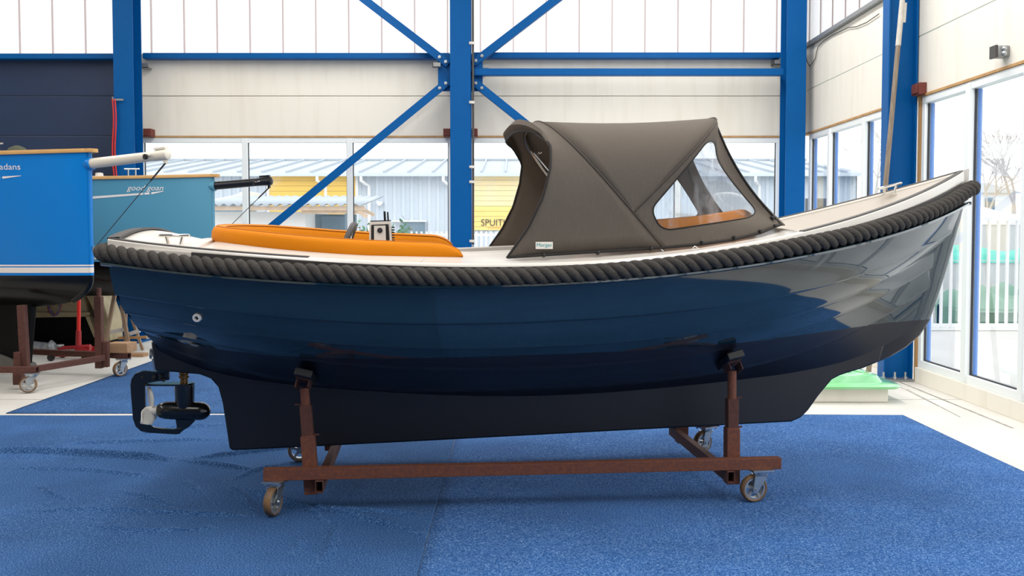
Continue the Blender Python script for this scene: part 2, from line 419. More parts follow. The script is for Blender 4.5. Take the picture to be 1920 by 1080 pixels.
# gussets and diagonal angle braces
def brace(a, b, Y, label):
    p = Vector(at(*a, Y)); q = Vector(at(*b, Y))
    d = (q - p).normalized()
    V1 = bar(p, q, 0.11, 0.012, up=(0, 1, 0)); n = Vector((0, 1, 0)).cross(d).normalized()
    V2 = bar(p + n * 0.05 + Vector((0, 0.04, 0)), q + n * 0.05 + Vector((0, 0.04, 0)), 0.012, 0.09, up=(0, 1, 0))
    r = mk('diagonal_brace', join(V1, V2), M['blue_steel'], bevel=0.003)
    for k in (0.05, 0.16):
        c = p + d * k
        mk('bolt', lathe([(0, 0.024), (0.02, 0.024), (0.02, 0.014), (0.035, 0.012)], tuple(c - Vector((0, 0.006, 0))), (0, -1, 0), 6), M['zinc'], r)
    return tag(r, label, 'brace', 'diagonal braces of the back wall')
brace((841, 120), (640, -34), 13.74, 'blue diagonal brace rising to the upper left from the middle column')
brace((887, 118), (1090, -38), 13.74, 'blue diagonal brace rising to the upper right from the middle column')
brace((841, 152), (470, 457), 13.74, 'long blue diagonal brace falling to the left across the windows')
brace((887, 152), (1260, 452), 13.74, 'blue diagonal brace falling to the right behind the boat hood')
for a, b, lab in ((821, 845, 'blue gusset plate on the left side of the middle column'), (882, 905, 'blue gusset plate on the right side of the middle column')):
    p = at(a, 101, 13.78); q = at(b, 171, 13.78)
    tag(mk('gusset_plate', box(p[0], q[0], 13.78, 13.8, q[2], p[2]), M['blue_steel'], bevel=0.003), lab, 'plate')
# small fixtures
def fix(px0, py0, px1, py1, Y, dep, m, name, label, cat, group=None):
    p = at(px0, py0, Y); q = at(px1, py1, Y)
    t = 0.012
    v = join(box(p[0], q[0], Y, Y + t, q[2], p[2]), box(p[0], p[0] + t, Y, Y + dep, q[2], p[2]), box(p[0], q[0], Y, Y + dep, q[2], q[2] + t))
    return tag(mk(name, v, m, bevel=0.002), label, cat, group)
fix(262, 118, 278, 127, 13.98, 0.16, M['galv'], 'wall_bracket', 'grey metal wall bracket beside the left blue column', 'bracket', 'grey wall brackets')
fix(811, 117, 826, 126, 13.70, 0.07, M['galv'], 'wall_bracket', 'grey metal bracket on the left gusset of the middle column', 'bracket', 'grey wall brackets')
fix(900, 121, 916, 129, 13.80, 0.3, M['galv'], 'wall_bracket', 'grey metal bracket on the right gusset of the middle column', 'bracket', 'grey wall brackets')
fix(1451, 112, 1466, 121, 13.98, 0.16, M['galv'], 'wall_bracket', 'grey metal wall bracket beside the corner column', 'bracket', 'grey wall brackets')
for a, b, lab in ((268, 283, 'red-brown block beside the left blue column'), (831, 845, 'red-brown block left of the middle column'), (882, 895, 'red-brown block right of the middle column')):
    p = at(a, 241, 13.98); q = at(b, 255.5, 13.98)
    tag(mk('bearing_block', join(box(p[0], q[0], 13.98, YB, q[2], p[2]), box(p[0] + 0.01, q[0] - 0.01, 13.965, 13.98, q[2] + 0.01, p[2] - 0.01)), M['redbrown'], bevel=0.004), lab, 'block', 'red-brown blocks under the wall panels')
p = on_x(1703, 164, XR - 0.08); q = on_x(1713, 182, XR - 0.08)
tag(mk('bearing_block', join(box(XR - 0.08, XR, 9.95, 10.13, 3.0, 3.12), box(XR - 0.095, XR - 0.08, 9.97, 10.11, 3.015, 3.105)), M['redbrown'], bevel=0.004), 'red-brown block on the right wall above the tall windows', 'block', 'red-brown blocks under the wall panels')
# cable with clips down the right edge of the middle column
M['cable'] = mat('dark_grey_cable', srgb(70, 68, 66), 0.6)
M['clip'] = mat('white_plastic_clip', srgb(220, 215, 205), 0.5)
cx = cm1 + 0.03
cb = mk('wall_cable', tube([(cx, 13.64, ZC), (cx + 0.002, 13.64, 4.0), (cx + 0.004, 13.64, 2.8), (cx, 13.64, 1.4)], 0.016, 8), M['cable'], smooth=60)
tag(cb, 'dark cable clipped down the right edge of the middle column', 'cable')
for py in (81, 192, 313, 341, 452):
    z = at(884, py, 13.62)[2]
    mk('cable_clip', join(box(cx - 0.05, cx + 0.025, 13.6, 13.625, z - 0.018, z + 0.018), cyl((cx - 0.03, 13.605, z), (cx - 0.03, 13.585, z), 0.012, 6)), M['clip'], cb)
# hook and red hose on the left column
p = at(214, 187, 13.58)
M['red'] = mat('red_paint', srgb(205, 38, 30), 0.35)
hk = empty('hose_hook', (p[0] + 0.05, 13.6, p[2]), 0, 'small steel hook on the left column holding the red hose', 'hook')
mk('arm', bar((p[0] - 0.02, 13.58, p[2]), (p[0] + 0.13, 13.58, p[2]), 0.02, 0.025), M['galv'], hk)
mk('tip', box(p[0] - 0.025, p[0] - 0.01, 13.57, 13.59, p[2] - 0.01, p[2] + 0.04), M['galv'], hk)
hs = [(p[0] - 0.02 + 0.012 * math.sin(i * 0.5), 13.57, p[2] + 0.01 - i * 0.08) for i in range(22)]
hs2 = [(a + 0.035, b, c) for a, b, c in hs[::-1]]
tag(mk('red_hose', tube(hs + [(p[0] + 0.005, 13.57, hs[-1][2] - 0.04)] + hs2, 0.011, 6), M['red'], smooth=60), 'thin red hose hanging in a long loop beside the left column', 'hose')
# lamp box on the right wall and the loose wire
lp = on_x(1880, 96, XR - 0.06)
ls = empty('wall_floodlight', (XR - 0.05, lp[1], lp[2] - 0.05), 0, 'small grey floodlight box on the cream right wall above the windows', 'lamp')
mk('housing', box(XR - 0.1, XR, lp[1] - 0.005, lp[1] + 0.12, lp[2] - 0.045, lp[2] + 0.05), M['galv'], ls, bevel=0.008)
for dz in (0.02, -0.02):
    mk('lens', lathe([(0, 0.018), (0.02, 0.02), (0.024, 0.014)], (XR - 0.05, lp[1] - 0.005, lp[2] + dz), (-0.3, -1, 0), 12), M['zinc'], ls, smooth=40)
mk('visor', box(XR - 0.12, XR - 0.1, lp[1] + 0.0, lp[1] + 0.11, lp[2] - 0.05, lp[2] + 0.055), M['cable'], ls)
wp = [on_x(px, py, XR - 0.02) for px, py in ((1648, 26), (1625, 42), (1606, 50), (1590, 52), (1560, 66), (1545, 76), (1534, 88), (1531, 98), (1529, 110), (1522, 120), (1518, 124), (1513, 115), (1511, 105))]
tag(mk('loose_wire', tube(wp, 0.006, 5), M['cable'], smooth=60), 'thin dark wire sagging along the ledge of the right wall', 'wire')
# leaning pole
M['pole_white'] = mat('worn_white_paint', srgb(205, 200, 190), 0.5, var=0.5, vscale=12)
M['pole_wood'] = mat('weathered_wood_pole', srgb(150, 135, 118), 0.6, var=0.7, vscale=14, vcol=srgb(105, 85, 66), stretch=(4, 4, 0.4))
a = Vector(at(1692, 0, 9.98)); b = Vector(at(1660, 352, 9.9)); d = (a - b).normalized()
base = b - d * (b.z / d.z); top = a + d * 0.5; mid = Vector(at(1684, 86, 9.96))
po = empty('boat_hook_pole', base, 0, 'long weathered pole leaning on the right wall column', 'pole')
mk('lower_shaft', cyl(base, mid, 0.026, 10, 0.024), M['pole_wood'], po, smooth=60)
mk('upper_shaft', cyl(mid, top, 0.027, 10, 0.025), M['pole_white'], po, smooth=60)
hkp = Vector(at(1694, 20, 9.97))
mk('hook', bar(hkp + Vector((0.01, 0, 0.08)), hkp + Vector((0.0, 0, -0.12)), 0.025, 0.04), M['pole_white'], po)

# ================================================================== CARPETS
def carpet_mat(name, c1, c2, c3):
    m = bpy.data.materials.new(name); m.use_nodes = True; nt = m.node_tree; b = nt.nodes['Principled BSDF']
    b.inputs['Roughness'].default_value = 0.95; b.inputs['Specular IOR Level'].default_value = 0.1
    tc = nd(nt, 'ShaderNodeTexCoord')
    n1 = nd(nt, 'ShaderNodeTexNoise'); n1.inputs['Scale'].default_value = 120; n1.inputs['Detail'].default_value = 4; n1.inputs['Roughness'].default_value = 0.8
    n2 = nd(nt, 'ShaderNodeTexNoise'); n2.inputs['Scale'].default_value = 1.6; n2.inputs['Detail'].default_value = 5
    mp = nd(nt, 'ShaderNodeMapping'); mp.inputs['Scale'].default_value = (1, 1, 1)
    nt.links.new(tc.outputs['Object'], mp.inputs[0]); nt.links.new(mp.outputs[0], n1.inputs['Vector']); nt.links.new(tc.outputs['Object'], n2.inputs['Vector'])
    cr = nd(nt, 'ShaderNodeValToRGB'); e = cr.color_ramp.elements
    e[0].position = 0.36; e[0].color = (*c1, 1); e[1].position = 0.52; e[1].color = (*c2, 1)
    e2 = e.new(0.66); e2.color = (*c3, 1)
    nt.links.new(n1.outputs['Fac'], cr.inputs[0])
    mr = nd(nt, 'ShaderNodeMapRange'); mr.inputs[1].default_value = 0.35; mr.inputs[2].default_value = 0.7; mr.inputs[3].default_value = 0.85; mr.inputs[4].default_value = 1.12
    nt.links.new(n2.outputs['Fac'], mr.inputs[0])
    hs_ = nd(nt, 'ShaderNodeHueSaturation'); nt.links.new(cr.outputs[0], hs_.inputs['Color']); nt.links.new(mr.outputs[0], hs_.inputs['Value'])
    nt.links.new(hs_.outputs[0], b.inputs['Base Color'])
    bp = nd(nt, 'ShaderNodeBump'); bp.inputs['Strength'].default_value = 0.35; bp.inputs['Distance'].default_value = 0.005
    nt.links.new(n1.outputs['Fac'], bp.inputs['Height']); nt.links.new(bp.outputs[0], b.inputs['Normal'])
    return m
M['carpet'] = carpet_mat('speckled_blue_carpet', srgb(26, 58, 104), srgb(50, 98, 160), srgb(140, 168, 205))
M['carpet_dark'] = carpet_mat('darker_blue_carpet', srgb(26, 52, 92), srgb(46, 86, 138), srgb(116, 146, 182))  # same speckle pattern in a darker blue

folds = [  # pixel polylines of the creases with half width and height
    ([(-40, 848), (0, 850), (90, 852), (182, 857), (270, 862), (335, 867)], 0.085, 0.034),
    ([(333, 865), (390, 873), (448, 881), (500, 884)], 0.05, 0.018), ([(344, 865), (420, 857), (520, 845), (600, 838)], 0.045, 0.02),
    ([(115, 834), (250, 831), (427, 826)], 0.04, 0.013), ([(240, 818), (330, 806), (425, 797)], 0.06, 0.016),
    ([(70, 910), (85, 921), (104, 933), (141, 942)], 0.035, 0.014), ([(224, 920), (280, 938), (333, 956)], 0.03, 0.014),
    ([(344, 901), (362, 915), (380, 933)], 0.025, 0.010), ([(428, 909), (450, 930), (474, 961)], 0.03, 0.018),
    ([(448, 915), (520, 938), (575, 956), (600, 972), (618, 985)], 0.032, 0.018),
    ([(530, 945), (640, 962), (720, 985), (807, 1011)], 0.035, 0.018), ([(638, 985), (625, 1020), (609, 1065)], 0.04, 0.018),
    ([(30, 962), (200, 958), (400, 968), (490, 970)], 0.05, 0.010), ([(427, 907), (460, 893), (500, 878), (540, 872)], 0.04, 0.014),
    ([(545, 1045), (560, 1030), (575, 1010)], 0.03, 0.010), ([(560, 940), (600, 955), (650, 958), (760, 965), (800, 968)], 0.04, 0.012),
    ([(150, 985), (260, 1000), (420, 992)], 0.06, 0.008), ([(0, 880), (160, 884), (300, 898)], 0.05, 0.010)]
def seg_dist(X, Y, a, b):
    """distance to a segment, and which side: positive towards the hall's back"""
    ab = b - a; L = ab.dot(ab) + 1e-9
    t = np.clip(((X - a[0]) * ab[0] + (Y - a[1]) * ab[1]) / L, 0, 1)
    dx = X - a[0] - t * ab[0]; dy = Y - a[1] - t * ab[1]
    n = np.array([-ab[1], ab[0]]); n = n / (np.linalg.norm(n) + 1e-9)
    if n[1] < 0 or (abs(n[1]) < 0.3 and n[0] > 0): n = -n
    return np.hypot(dx, dy), dx * n[0] + dy * n[1]
def carpet(name, xs, ys, m, label, fl_=None, amp=0.002, edge=None):
    X, Y = np.meshgrid(xs, ys); y0, y1 = 3.0, ys[-1]
    Z = 0.007 + amp * (np.sin(X * 3.1 + Y * 1.7) + np.sin(X * 1.3 - Y * 2.9 + 1)) * 0.5
    for poly, wd, ht in (fl_ or []):
        pts = [on_z(*p)[:2] for p in poly]
        dmin = np.full(X.shape, 9.0); sd = np.zeros(X.shape)
        for i in range(len(pts) - 1):
            d, s_ = seg_dist(X, Y, pts[i], pts[i + 1]); c = d < dmin; dmin = np.where(c, d, dmin); sd = np.where(c, s_, sd)
        e = np.minimum(np.hypot(X - pts[0][0], Y - pts[0][1]), np.hypot(X - pts[-1][0], Y - pts[-1][1]))
        k = np.clip(e / 0.25, 0.1, 1)
        wloc = np.where(sd < 0, 0.016, wd * 0.9)           # steep towards the camera, long slope behind
        Z = np.maximum(Z, 0.007 + (ht * 1.2 + 0.006) * k * np.exp(-(dmin / wloc) ** 2))
    if edge is not None:
        Y = Y + edge(X) * np.clip((Y - y0) / (y1 - y0), 0, 1) ** 6
    ny, nx = X.shape
    idx = np.arange(nx * ny).reshape(ny, nx)
    f = np.stack([idx[:-1, :-1], idx[:-1, 1:], idx[1:, 1:], idx[1:, :-1]], -1).reshape(-1, 4)
    V = np.stack([X, Y, Z], -1).reshape(-1, 3)
    o = mk(name, (V, f.tolist()), m, smooth=180, recalc=False)
    s = o.modifiers.new('thickness', 'SOLIDIFY'); s.thickness = 0.006; s.offset = -1
    return tag(o, label, 'carpet', 'blue carpets on the hall floor')
YE = on_z(600, 779)[1]
lin = lambda a, b, st: np.linspace(a, b, max(int((b - a) / st), 2) + 1)
carpet('carpet', np.r_[lin(-6.6, -4.3, 0.1)[:-1], lin(-4.3, -0.435, 0.0125)], np.r_[lin(-4.5, 4.2, 0.2)[:-1], lin(4.2, YE, 0.0125)], M['carpet_dark'], 'creased blue carpet under the stern of the boat', folds, edge=lambda X: 0.02 * np.sin(X * 2.1) - 0.02)
carpet('carpet', lin(-0.432, on_z(1690, 778)[0], 0.07), lin(-4.5, YE, 0.07), M['carpet'], 'smooth bright blue carpet under the bow of the boat', None, 0.003, edge=lambda X: 0.015 * np.sin(X * 3))
carpet('carpet', lin(on_z(100, 744)[0], 1.2, 0.07), lin(YE + 0.075, 12.3, 0.07), M['carpet_dark'], 'blue carpet lying behind the boat and propeller', None, 0.002)
# ================================================================== THE SLOOP
YAW = math.radians(5.2)
BC = np.array([0.03, 6.05, 0.0])
cy_, sy_ = math.cos(YAW), math.sin(YAW)
boat = empty('sloop', (BC[0], BC[1], 0), YAW, 'glossy navy blue open sloop with grey hood and thick black rope fender', 'boat')
def L(s, b, z): return (s, -b, z)          # boat frame: s forward, b towards the camera
def bw(s, b, z):                            # boat frame -> world
    return np.array([BC[0] + s * cy_ + b * sy_, BC[1] + s * sy_ - b * cy_, z])
def bpx(px, py, b):
    """point of the lengthwise vertical plane at offset b that lies on pixel (px, py): returns s, z"""
    d = ray(px, py); n = np.array([sy_, -cy_])
    t = (b + n.dot(BC[:2])) / n.dot(d[:2])
    p = CAM + d * t
    return (p[0] - BC[0]) * cy_ + (p[1] - BC[1]) * sy_, p[2]
class Row:
    def __init__(self, pts, B, Bt, p, end, st, sm=-0.15, q=1.0, deg=6, bend=0.05):
        self.B, self.Bt, self.p, self.q, self.sm = B, Bt, p, q, sm
        self.bend = bend
        self.s1 = bpx(*end, bend)[0]; self.s0 = st
        S = []; Z = []
        for px, py in pts + [end]:
            b = B * 0.8
            for _ in range(30): s, z = bpx(px, py, b); b = 0.5 * b + 0.5 * self.b(s)
            S.append(s); Z.append(z)
        self.S, self.Z = S, Z
        self.c = np.polyfit(S, Z, deg)
    def b(self, s):
        if s >= self.sm:
            u = min(max((s - self.sm) / (self.s1 - self.sm), 0), 1)
            return self.bend + (self.B - self.bend) * (1 - u ** self.p) ** self.q
        v = min((self.sm - s) / (self.sm - self.s0), 1.25)
        return self.B - (self.B - self.Bt) * v ** 2.2
    def z(self, s): return float(np.polyval(self.c, s))
R0 = Row([(200, 493), (317, 509), (400, 517), (492, 524), (600, 531), (754, 537), (880, 536.5), (1002, 534), (1119, 524.5), (1294, 513), (1417, 495), (1543, 471), (1669, 440), (1764, 404)], 1.03, 0.66, 2.7, (1806, 382), -2.28)
L1 = Row([(213, 548), (287, 563), (375, 573), (462, 584), (579, 596), (754, 604.5), (944, 605), (1061, 599), (1177, 589.5), (1294, 577), (1417, 563), (1512, 543), (1575, 526), (1669, 493), (1732, 463)], 1.0, 0.62, 2.4, (1784, 437), -2.265)
L2 = Row([(229, 583.5), (282, 592), (375, 610), (462, 623), (579, 637), (754, 649), (886, 653), (1032, 648), (1177, 637), (1294, 625), (1380, 613), (1518, 581), (1575, 563), (1669, 519), (1732, 484)], 0.92, 0.50, 2.15, (1757, 467), -2.25)
L3 = Row([(258, 616), (363, 639), (462, 657), (579, 673), (740, 688), (915, 693), (1032, 688), (1177, 678), (1294, 664), (1420, 640), (1518, 612), (1600, 580), (1669, 545), (1732, 511)], 0.75, 0.33, 1.95, (1750, 499), -2.225)
L4 = Row([(287, 640), (363, 670), (462, 697), (579, 716), (740, 730), (886, 732), (1100, 722), (1294, 705), (1420, 683), (1518, 655), (1600, 622), (1669, 585), (1720, 553)], 0.42, 0.13, 1.8, (1746, 537), -2.2)
KR = Row([(292, 656), (400, 696), (600, 728), (886, 741), (1294, 724), (1500, 694), (1600, 672), (1669, 645)], 0.075, 0.05, 1.5, (1724, 603), -2.19)
Gr = Row([(203, 449), (250, 457), (293, 463), (382, 469), (453, 475.5), (560, 485), (740, 495), (870, 497), (944, 496), (1060, 493), (1177, 487), (1294, 477), (1400, 459), (1508, 435), (1600, 411), (1658, 393), (1720, 368), (1770, 344)], 1.03, 0.66, 2.7, (1806, 323), -2.28, bend=0.03)
Wr = Row([(200, 463), (250, 466), (293, 469), (382, 474), (471, 481), (549, 487), (640, 493), (740, 498.5), (870, 500.5), (944, 499.5), (1060, 497), (1177, 491), (1294, 481), (1417, 461), (1551, 434), (1600, 423), (1658, 407), (1720, 384), (1783, 352)], 1.035, 0.66, 2.7, (1806, 340), -2.28, bend=0.04)
Rp = Row([(191, 472), (293, 488), (382, 498), (471, 505), (549, 511), (640, 516), (740, 519), (870, 519), (1002, 516), (1148, 509), (1294, 497), (1417, 477), (1543, 451), (1638, 429), (1732, 401), (1785, 378)], 1.08, 0.70, 2.7, (1818, 352), -2.28, bend=0.06)

# waterline paint: a curve of height along the boat
wlb = lambda s: float(np.interp(s, [-2.2, -1.9, -1.2, -0.3, 0.5, 1.2, 1.8, 2.4, 2.75], [0.18, 0.38, 0.68, 0.84, 0.84, 0.68, 0.40, 0.14, 0.05]))
WS, WZ = [], []
for px, py in ((299, 629), (340, 640), (400, 652), (470, 661), (550, 667), (754, 670), (944, 667), (1090, 660), (1294, 651), (1386, 646), (1512, 629), (1638, 610), (1745, 599)):
    b = 0.5
    for _ in range(20): s, z = bpx(px, py, b); b = 0.5 * b + 0.5 * wlb(s)
    WS.append(s); WZ.append(z)
wc = np.polyfit(WS, WZ, 5)

def hull_paint():
    m = bpy.data.materials.new('navy_gelcoat_over_dark_antifouling'); m.use_nodes = True; nt = m.node_tree; b = nt.nodes['Principled BSDF']
    tc = nd(nt, 'ShaderNodeTexCoord'); sp = nd(nt, 'ShaderNodeSeparateXYZ'); nt.links.new(tc.outputs['Object'], sp.inputs[0])
    acc = None
    def mth(op, a, b_):
        n = nd(nt, 'ShaderNodeMath', operation=op)
        for i, v in enumerate((a, b_)):
            if isinstance(v, float): n.inputs[i].default_value = v
            else: nt.links.new(v, n.inputs[i])
        return n.outputs[0]
    x = sp.outputs['X']; acc = float(wc[0])
    acc = mth('MULTIPLY', x, acc)
    for i, c in enumerate(wc[1:]):
        acc = mth('ADD', acc, float(c))
        if i < len(wc) - 2: acc = mth('MULTIPLY', acc, x)
    nz = nd(nt, 'ShaderNodeTexNoise'); nz.inputs['Scale'].default_value = 25
    nt.links.new(tc.outputs['Object'], nz.inputs['Vector'])
    wob = mth('MULTIPLY', nz.outputs['Fac'], 0.006)
    fac = mth('GREATER_THAN', mth('ADD', sp.outputs['Z'], wob), acc)
    mx = nd(nt, 'ShaderNodeMix', data_type='RGBA'); nt.links.new(fac, mx.inputs['Factor'])
    mx.inputs['A'].default_value = (*srgb(25, 26, 36), 1); mx.inputs['B'].default_value = (*srgb(21, 47, 57), 1)
    nt.links.new(mx.outputs['Result'], b.inputs['Base Color'])
    rr = nd(nt, 'ShaderNodeMix', data_type='FLOAT'); rr.inputs['A'].default_value = 0.42; rr.inputs['B'].default_value = 0.07
    nt.links.new(fac, rr.inputs['Factor']); nt.links.new(rr.outputs['Result'], b.inputs['Roughness'])
    cw2 = mth('MULTIPLY', fac, 0.7); nt.links.new(cw2, b.inputs['Coat Weight']); b.inputs['Coat Roughness'].default_value = 0.02; b.inputs['Coat IOR'].default_value = 1.55
    return m
M['hull'] = hull_paint()
M['antifoul'] = mat('dark_antifouling', srgb(24, 25, 34), 0.42, var=0.4, vscale=3, vcol=srgb(19, 20, 28))
M['navy'] = mat('navy_gelcoat', srgb(21, 47, 57), 0.07, coat=1.0)
M['gel'] = mat('offwhite_gelcoat', srgb(218, 212, 204), 0.2, spec=0.5)
M['rubber'] = mat('black_rubber_strip', srgb(62, 59, 57), 0.55, bump=0.05, bscale=200)
M['rope'] = mat('charcoal_rope', srgb(76, 72, 68), 0.9, var=0.5, vscale=90, vcol=srgb(46, 44, 42), bump=0.6, bscale=220, spec=0.2)
M['canvas'] = mat('grey_brown_canvas', srgb(101, 93, 85), 0.9, var=0.4, vscale=40, vcol=srgb(84, 77, 70), stretch=(6, 6, 0.4), bump=0.15, bscale=150, spec=0.15, detail=8)
M['black_trim'] = mat('black_webbing', srgb(32, 29, 28), 0.8)
M['vinyl'] = clear_mat('clear_vinyl', (0.93, 0.95, 0.97), 0.5, milk=0.07, rough=0.04, smear=0.32, sscale=7)
M['orange'] = mat('orange_upholstery', srgb(216, 128, 4), 0.7, var=0.25, vscale=5, vcol=srgb(200, 112, 2), spec=0.2, bump=0.08, bscale=12)
M['orange_seam'] = mat('dark_orange_piping', srgb(190, 105, 2), 0.6)
M['steel'] = mat('polished_steel', srgb(225, 222, 215), 0.12, 1.0)
M['plastic_black'] = mat('black_plastic', srgb(28, 28, 28), 0.35)
M['pod'] = mat('black_epoxy', srgb(16, 16, 16), 0.22, coat=0.3)
M['nylon'] = mat('white_nylon', srgb(236, 230, 220), 0.35)
M['bronze'] = mat('bronze', srgb(120, 90, 55), 0.35, 0.8)

# --- planked hull
NU = 96
us = np.linspace(0, 1, NU)
us = np.concatenate([us[:-1], np.linspace(us[-2], 1, 4)[1:]])
rows = [R0, L1, L2, L3, L4, KR]
def strake(up, lo, sign, first=False, last=False):
    rws = []
    k = 9
    tuck = 0.0 if first else 0.022
    for i in range(k + 1):
        t = i / k; line = []
        for u in us:
            sa = up.s0 + u * (up.s1 - up.s0); sb = lo.s0 + u * (lo.s1 - lo.s0)
            ba = up.b(sa) - tuck * min(1, (up.b(sa)) / 0.12); bb = lo.b(sb); za = up.z(sa); zb = lo.z(sb)
            if not last: pass
            bulge = 0.006 * math.sin(math.pi * t) * min(1, bb / 0.3)
            line.append(L(sa + (sb - sa) * t, sign * (ba + (bb - ba) * t + bulge), za + (zb - za) * t - bulge * (0.7 if last else 0.3)))
        rws.append(line)
    if not last:
        for dd, dz in ((0.0025, -0.006), (0.008, -0.011), (0.016, -0.0135), (0.032, -0.013)):
            line = []
            for u in us:
                sb = lo.s0 + u * (lo.s1 - lo.s0); bb = lo.b(sb)
                line.append(L(sb, sign * max(bb - dd, 0.02), lo.z(sb) + dz))
            rws.append(line)
    return grid(rws)
for sign in (1, -1):
    for i in range(5):
        o = mk('strake' if i < 4 else 'garboard', strake(rows[i], rows[i + 1], sign, i == 0, i == 4), M['hull'], boat, smooth=50, local=True)
        if i == 0: plab(o, 'glossy navy top strake under the rope')
# --- transom
tr = []
for r in (Gr, Wr) + tuple(rows):
    tr.append((r.s0 + 0.004, r.b(r.s0), r.z(r.s0)))
tv = [[L(s, b * k, z + (0.055 * (1 - k * k) if i == 0 else 0)) for k in np.linspace(1, -1, 15)] for i, (s, b, z) in enumerate(tr)]
mk('transom', grid(tv), M['hull'], boat, smooth=40, local=True)
# --- stem band
sto = [(1812, 372), (1803, 410), (1792, 449), (1776, 506), (1764, 544), (1745, 600), (1726, 629), (1701, 651), (1669, 670), (1630, 686), (1600, 694)]
sti = [(1800, 384), (1784, 425), (1764, 455), (1751, 500), (1743, 540), (1722, 596), (1700, 617), (1672, 636), (1640, 652), (1605, 668), (1575, 678)]
so = [bpx(*p, 0.02) for p in sto]; si = [bpx(*p, 0.05) for p in sti]
stem = []
for k_, ((a, za), (c, zc_)) in enumerate(zip(so, si)):
    ws_ = 0.052 if k_ < 7 else 0.052 - 0.012 * (k_ - 6)
    stem.append([L(c - 0.03, ws_, zc_), L(c, ws_, zc_), L(a - 0.02, min(0.034, ws_), za + 0.004), L(a, 0.012, za), L(a, -0.012, za), L(a - 0.02, -min(0.034, ws_), za + 0.004), L(c, -ws_, zc_), L(c - 0.03, -ws_, zc_)])
mk('stem', grid(stem), M['hull'], boat, smooth=40, local=True)
# --- long keel with skeg
kp = [(283, 640), (286, 668), (291, 696), (330, 698), (374, 702), (395, 710), (409, 726), (417, 755), (424, 800), (430, 841), (436, 845), (760, 829), (1100, 811), (1484, 791), (1502, 783), (1516, 769), (1535, 742), (1560, 712), (1575, 704), (1590, 699), (1620, 690), (1650, 676), (1660, 640), (1600, 640), (1500, 670), (1294, 700), (886, 712), (500, 690), (350, 650)]
ks = [bpx(*p, 0.05) for p in kp]
mk('keel', prism(ks, lambda a, z: L(a, 0.055, z), lambda a, z: L(a, -0.055, z)), M['antifoul'], boat, local=True, bevel=0.012, smooth=40)
# --- rub rail below the rope, rubber band, white upper edge
def sweep(fn, m, name, closed=False, s0=None, s1=None, n=110, smooth=40, parent=None, label=None, both=True):
    for sign in ((1, -1) if both else (1,)):
        rws = []
        for k in range(n):
            u = k / (n - 1); u = 1 - (1 - u) ** 1.25
            rws.append([L(s, sign * b, z) for s, b, z in fn(u)])
        o = mk(name, grid(rws, closed), m, parent or boat, smooth=smooth, local=True)
        if label and sign == 1: plab(o, label)
def railsec(u):
    s = R0.s0 - 0.02 + u * (R0.s1 + 0.045 - R0.s0); e = min(max(s, R0.s0), R0.s1); b = R0.b(e); z = R0.z(e)
    if s > R0.s1: b = max(b - 0.02, 0.01)
    o = 0.075
    return [(s, b - 0.02, z + 0.012), (s, b + o - 0.01, z + 0.012), (s, b + o, z + 0.006), (s, b + o, z - 0.004), (s, b + o - 0.012, z - 0.010), (s, b - 0.02, z - 0.016)]
sweep(railsec, M['navy'], 'rub_rail', True)
def bandsec(u):
    sa = R0.s0 + u * (R0.s1 - R0.s0); sb = Wr.s0 + u * (Wr.s1 - Wr.s0)
    out = []
    for t in (0, 0.35, 0.7, 1): out.append((sa + (sb - sa) * t, (R0.b(sa) * (1 - t) + Wr.b(sb) * t) + 0.006 + 0.02 * min(1, t * 2), R0.z(sa) * (1 - t) + Wr.z(sb) * t))
    out.append((sb, Wr.b(sb) - 0.0, Wr.z(sb) + 0.002))
    return out
u_a = (-1.80 + 2.28) / (Wr.s1 + 2.28)
sweep(lambda u: bandsec(u_a + u * (0.985 - u_a)), M['rubber'], 'rubber_band')
sweep(lambda u: bandsec(u * u_a), M['gel'], 'stern_edge', n=14)
def edgesec(u):
    sa = Wr.s0 + u * (Wr.s1 - Wr.s0); sb = Gr.s0 + u * (Gr.s1 - Gr.s0); out = []
    for t in (0, 0.5, 1): out.append((sa + (sb - sa) * t, Wr.b(sa) * (1 - t) + Gr.b(sb) * t + 0.010, Wr.z(sa) * (1 - t) + Gr.z(sb) * t))
    zb = Gr.z(sb); bb = Gr.b(sb)
    out.append((sb, bb, zb + 0.008)); out.append((sb, max(bb - 0.02, 0), zb + 0.010)); out.append((sb, max(bb - 0.05, 0), zb + 0.008)); out.append((sb, max(bb - 0.058, 0), zb - 0.004))
    return out
sweep(edgesec, M['gel'], 'gunwale')
# black non-slip capping at bow and stern
def capsec(sa, sb):
    def f(u):
        s = sa + u * (sb - sa); b = Gr.b(s); z = Gr.z(s)
        return [(s, b + 0.004, z + 0.008), (s, b + 0.002, z + 0.013), (s, max(b - 0.045, 0.0), z + 0.015), (s, max(b - 0.05, 0), z + 0.008)]
    return f
sweep(capsec(1.52, Gr.s1), M['rubber'], 'bow_capping', n=60)
sweep(capsec(-2.28, -1.18), M['rubber'], 'stern_capping', n=30)
zt = Gr.z(-2.28); bt = Gr.b(-2.28)
rws = []
for k in np.linspace(1, -1, 25):
    cz = 0.055 * (1 - k * k)
    rws.append([L(-2.285, bt * k, zt + cz), L(-2.285, bt * k, zt + cz + 0.014), L(-2.225, bt * k * 0.98, zt + cz + 0.016), L(-2.22, bt * k * 0.98, zt + cz + 0.004)])
mk('stern_capping', grid(rws), M['rubber'], boat, smooth=40, local=True)

